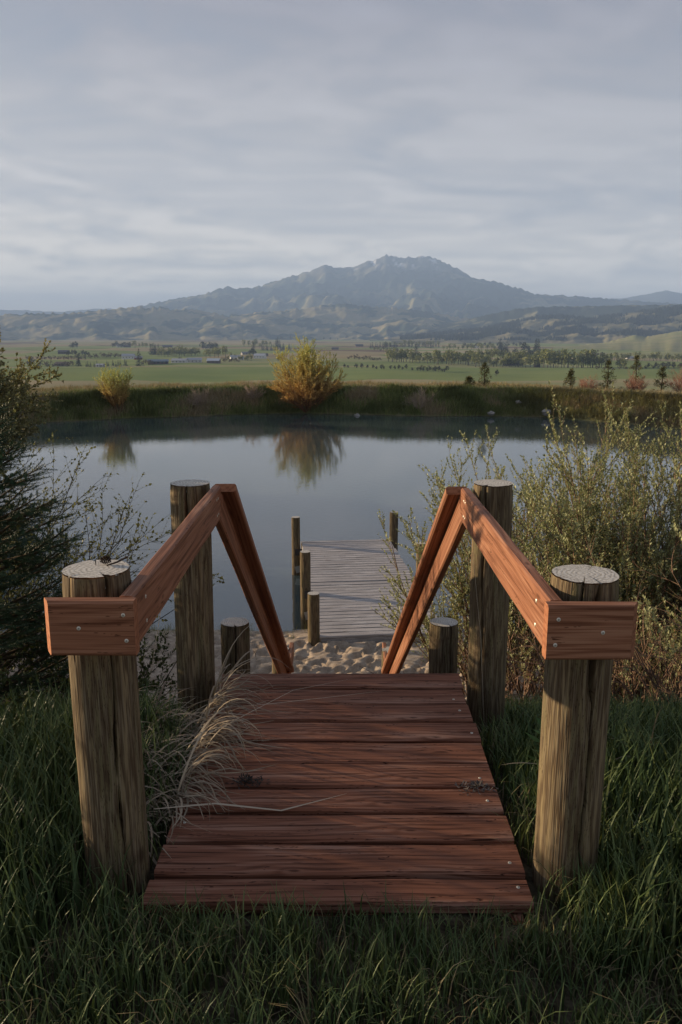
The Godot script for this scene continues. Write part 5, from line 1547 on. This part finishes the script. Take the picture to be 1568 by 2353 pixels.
func far_tree(kind: String) -> ArrayMesh:
	var g := Geo.new()
	var trunk := Geo.new()
	if kind == "c":
		trunk.tube(PackedVector3Array([Vector3(0, -0.08, 0), Vector3(0, 0.6, 0)]), PackedFloat32Array([0.025, 0.012]), 5, Color(0.06, 0.045, 0.035))
		for k in 130:
			var f := pow(rng.randf(), 1.2)
			var an := rng.randf() * TAU
			var r := 0.24 * (1.02 - f) * rng.randf_range(0.4, 1.1)
			var d := Vector3(cos(an), -0.25, sin(an)).normalized()
			var s := Vector3(-sin(an), rng.randf_range(-0.3, 0.3), cos(an)).normalized()
			g.leaf(Vector3(cos(an) * r * 0.4, 0.05 + f * 0.93, sin(an) * r * 0.4), d, s, r * 0.9 + 0.05, 0.09, Color(0.032, 0.045, 0.026) * rng.randf_range(0.7, 1.4))
	else:
		var low := 0.02 if kind == "s" else 0.16
		var wide := 0.6 if kind == "s" else 0.42
		var c0 := Color(0.17, 0.185, 0.065) if kind == "p" else (Color(0.05, 0.055, 0.03) if kind == "b" else Color(0.085, 0.072, 0.042))
		trunk.tube(PackedVector3Array([Vector3(0, -0.08, 0), Vector3(0.02, 0.35, 0), Vector3(0, 0.7, 0)]), PackedFloat32Array([0.03, 0.02, 0.008]), 5, Color(0.09, 0.075, 0.06))
		var lumps := []
		for k in 9:
			var an := rng.randf() * TAU
			lumps.append([Vector3(cos(an) * wide * rng.randf_range(0.1, 0.7), rng.randf_range(low + 0.15, 0.8), sin(an) * wide * rng.randf_range(0.1, 0.7)), rng.randf_range(0.14, 0.24)])
		for k in 170:
			var l: Array = lumps[k % 9]
			var d := Vector3(rng.randf_range(-1, 1), rng.randf_range(-0.7, 1), rng.randf_range(-1, 1)).normalized()
			var s := d.cross(Vector3(rng.randf(), rng.randf(), rng.randf())).normalized()
			g.leaf(l[0] + d * l[1] * rng.randf_range(0.5, 1.0), s, d.cross(s), 0.11, 0.1, c0 * rng.randf_range(0.7, 1.35))
	return g.onto(trunk.made(M.bark), M.leaf)


func valley_trees() -> void:
	var kinds := {}
	var looks := {"c": ["conifer", "conifers on the valley floor"], "p": ["cottonwood_tree", "cottonwoods on the valley floor"], "b": ["broadleaf_tree", "dark broadleaf trees on the valley floor"], "s": ["hedge_shrub", "hedge shrubs on the valley floor"]}
	for k in looks:
		kinds[k] = [far_tree(k), far_tree(k), far_tree(k)]
	for t in VALLEY_TREES:
		var l: Array = looks[t[3]]
		var o := single(l[0], kinds[t[3]][rng.randi() % 3], Vector3(t[0], land_y(t[0], t[1]) - 0.2, t[1]), ROW_LABELS[t[4]], "shrub" if t[3] == "s" else "tree", l[1])
		var s: float = t[2] * 1.75
		o.scale = Vector3(s * rng.randf_range(0.85, 1.2), s, s)
		o.rotation.y = rng.randf() * TAU


func gable_house(wide: float, deep: float, eaves: float, ridge: float, wall: Color, roof: Color) -> Array:
	var g := Geo.new()
	var r := Geo.new()
	var x := wide * 0.5
	var z := deep * 0.5
	for s in [[Vector3(-x, 0, z), Vector3(x, 0, z), Vector3(0, 0, 1)], [Vector3(x, 0, -z), Vector3(-x, 0, -z), Vector3(0, 0, -1)]]:
		g.q(g.p(s[0] + Vector3(0, -2, 0), s[2], Vector2.ZERO, wall), g.p(s[1] + Vector3(0, -2, 0), s[2], Vector2.ZERO, wall), g.p(s[1] + Vector3(0, eaves, 0), s[2], Vector2.ZERO, wall), g.p(s[0] + Vector3(0, eaves, 0), s[2], Vector2.ZERO, wall))
	for s in [-1.0, 1.0]:
		var n := Vector3(s, 0, 0)
		var a := g.p(Vector3(s * x, -2, -z), n, Vector2.ZERO, wall)
		var b := g.p(Vector3(s * x, -2, z), n, Vector2.ZERO, wall)
		var c := g.p(Vector3(s * x, eaves, z), n, Vector2.ZERO, wall)
		var e := g.p(Vector3(s * x, ridge, 0), n, Vector2.ZERO, wall)
		var f := g.p(Vector3(s * x, eaves, -z), n, Vector2.ZERO, wall)
		g.q(a, b, c, f)
		g.t(c, e, f)
		var nn := Vector3(0, deep * 0.5, s * (ridge - eaves)).normalized()
		for lift in [0.05, 0.3]:
			var up := Vector3(0, lift, 0)
			r.q(r.p(Vector3(-x - 0.5, eaves - 0.2, s * (z + 0.5)) + up, nn, Vector2.ZERO, roof), r.p(Vector3(x + 0.5, eaves - 0.2, s * (z + 0.5)) + up, nn, Vector2.ZERO, roof), r.p(Vector3(x + 0.5, ridge, 0) + up, nn, Vector2.ZERO, roof), r.p(Vector3(-x - 0.5, ridge, 0) + up, nn, Vector2.ZERO, roof))
	return [g.made(M.plain), r.made(M.plain)]


const HOUSE_LABELS := ["dark roofed farmhouse beside the left hedge line", "tan farmhouse among dark trees left of the long barn", "small white house in the far row by trees", "small dark house beside the far white house", "white gabled house left of the long dark barn", "low red shed joined to the white gabled house", "long dark barn with blue grey roof at the field edge", "long white shed beside the dark barn", "second long white shed with pale gable windows", "dark walled barn with white roof", "white house among the pale trees", "little white outbuilding beside the white house among trees", "white shed with grey roof left of the golden willow", "dark shed behind the white grey roofed shed", "dark farmhouse standing above the reddish field", "tan farmhouse in front of the round dark trees", "grey house behind the white farm buildings", "low white building among the small conifers", "small dark house at the edge of the straw field", "long dark green roofed lodge in front of the river trees", "dark brown gabled barn beside the river trees", "small tan house in the far village", "small white house beyond the river trees", "low pale house at the foot of the grass hill", "tan house at the edge of the village conifers", "tiny white house among the village trees", "dark low building right of the golden willow", "tall dark building in the far village"]


func houses() -> void:
	var looks := {"d": [Color(0.11, 0.095, 0.085), Color(0.13, 0.12, 0.12)], "t": [Color(0.24, 0.19, 0.15), Color(0.12, 0.1, 0.09)], "w": [Color(0.62, 0.62, 0.6), Color(0.4, 0.4, 0.41)], "r": [Color(0.25, 0.09, 0.07), Color(0.35, 0.33, 0.33)], "b": [Color(0.1, 0.075, 0.06), Color(0.22, 0.26, 0.3)], "s": [Color(0.55, 0.54, 0.52), Color(0.4, 0.41, 0.42)], "p": [Color(0.14, 0.11, 0.1), Color(0.62, 0.63, 0.65)], "g": [Color(0.35, 0.34, 0.33), Color(0.25, 0.24, 0.24)], "k": [Color(0.07, 0.055, 0.045), Color(0.05, 0.06, 0.05)]}
	for k in BUILDINGS.size():
		var b: Array = BUILDINGS[k]
		var l: Array = looks[b[4]]
		if k == 12:
			l = [Color(0.62, 0.62, 0.6), Color(0.45, 0.46, 0.48)]
		var deep: float = minf(11.0, b[2] * 0.7)
		var m := gable_house(b[2], deep, b[3] * 0.55, b[3], l[0], l[1])
		var t := thing("farm_building" if b[4] in ["b", "s", "p", "r"] else "house", Vector3(b[0], land_y(b[0], b[1]) + 0.3, b[1]), HOUSE_LABELS[k], "building", "buildings on the valley floor")
		t.rotation.y = rng.randf_range(-0.35, 0.35) if b[4] != "k" or k == 19 else PI * 0.5
		part("wall", m[0], t)
		part("roof", m[1], t)
		# openings on the side towards the pond
		var n := clampi(int(b[2] / 4.0), 2, 5)
		for j in n:
			var q := BoxMesh.new()
			q.size = Vector3(1.1, 1.2, 0.12) if b[4] != "b" else Vector3(2.2, 2.0, 0.12)
			q.material = M.glass_dark
			part("window", q, t, Transform3D(Basis(), Vector3((j + 0.5 - n * 0.5) * b[2] / n, b[3] * 0.28, deep * 0.5 + 0.05)))


func _ready() -> void:
	rng.seed = 20240
	fine.seed = 3
	fine.frequency = 1.0
	fine.fractal_octaves = 3
	broad.seed = 5
	broad.frequency = 0.35
	broad.fractal_octaves = 3
	view_and_light()
	materials()
	M.glass_dark = mat(0.15)
	M.glass_dark.albedo_color = lin(0.03, 0.035, 0.04)
	near_ground()
	beach()
	pond()
	far_bank()
	valley()
	mountains()
	print("land ", Time.get_ticks_msec())
	stairway()
	dock()
	print("timber ", Time.get_ticks_msec())
	houses()
	valley_trees()
	bank_plants()
	willow_bushes()
	left_bushes()
	spruce(Vector3(-1.95, ground_y(-1.95, -4.25), -4.25), 2.15, "young dark green spruce left of the stairway")
	print("plants ", Time.get_ticks_msec())
	grasses()
	straws_and_litter()
	print("done ", Time.get_ticks_msec())
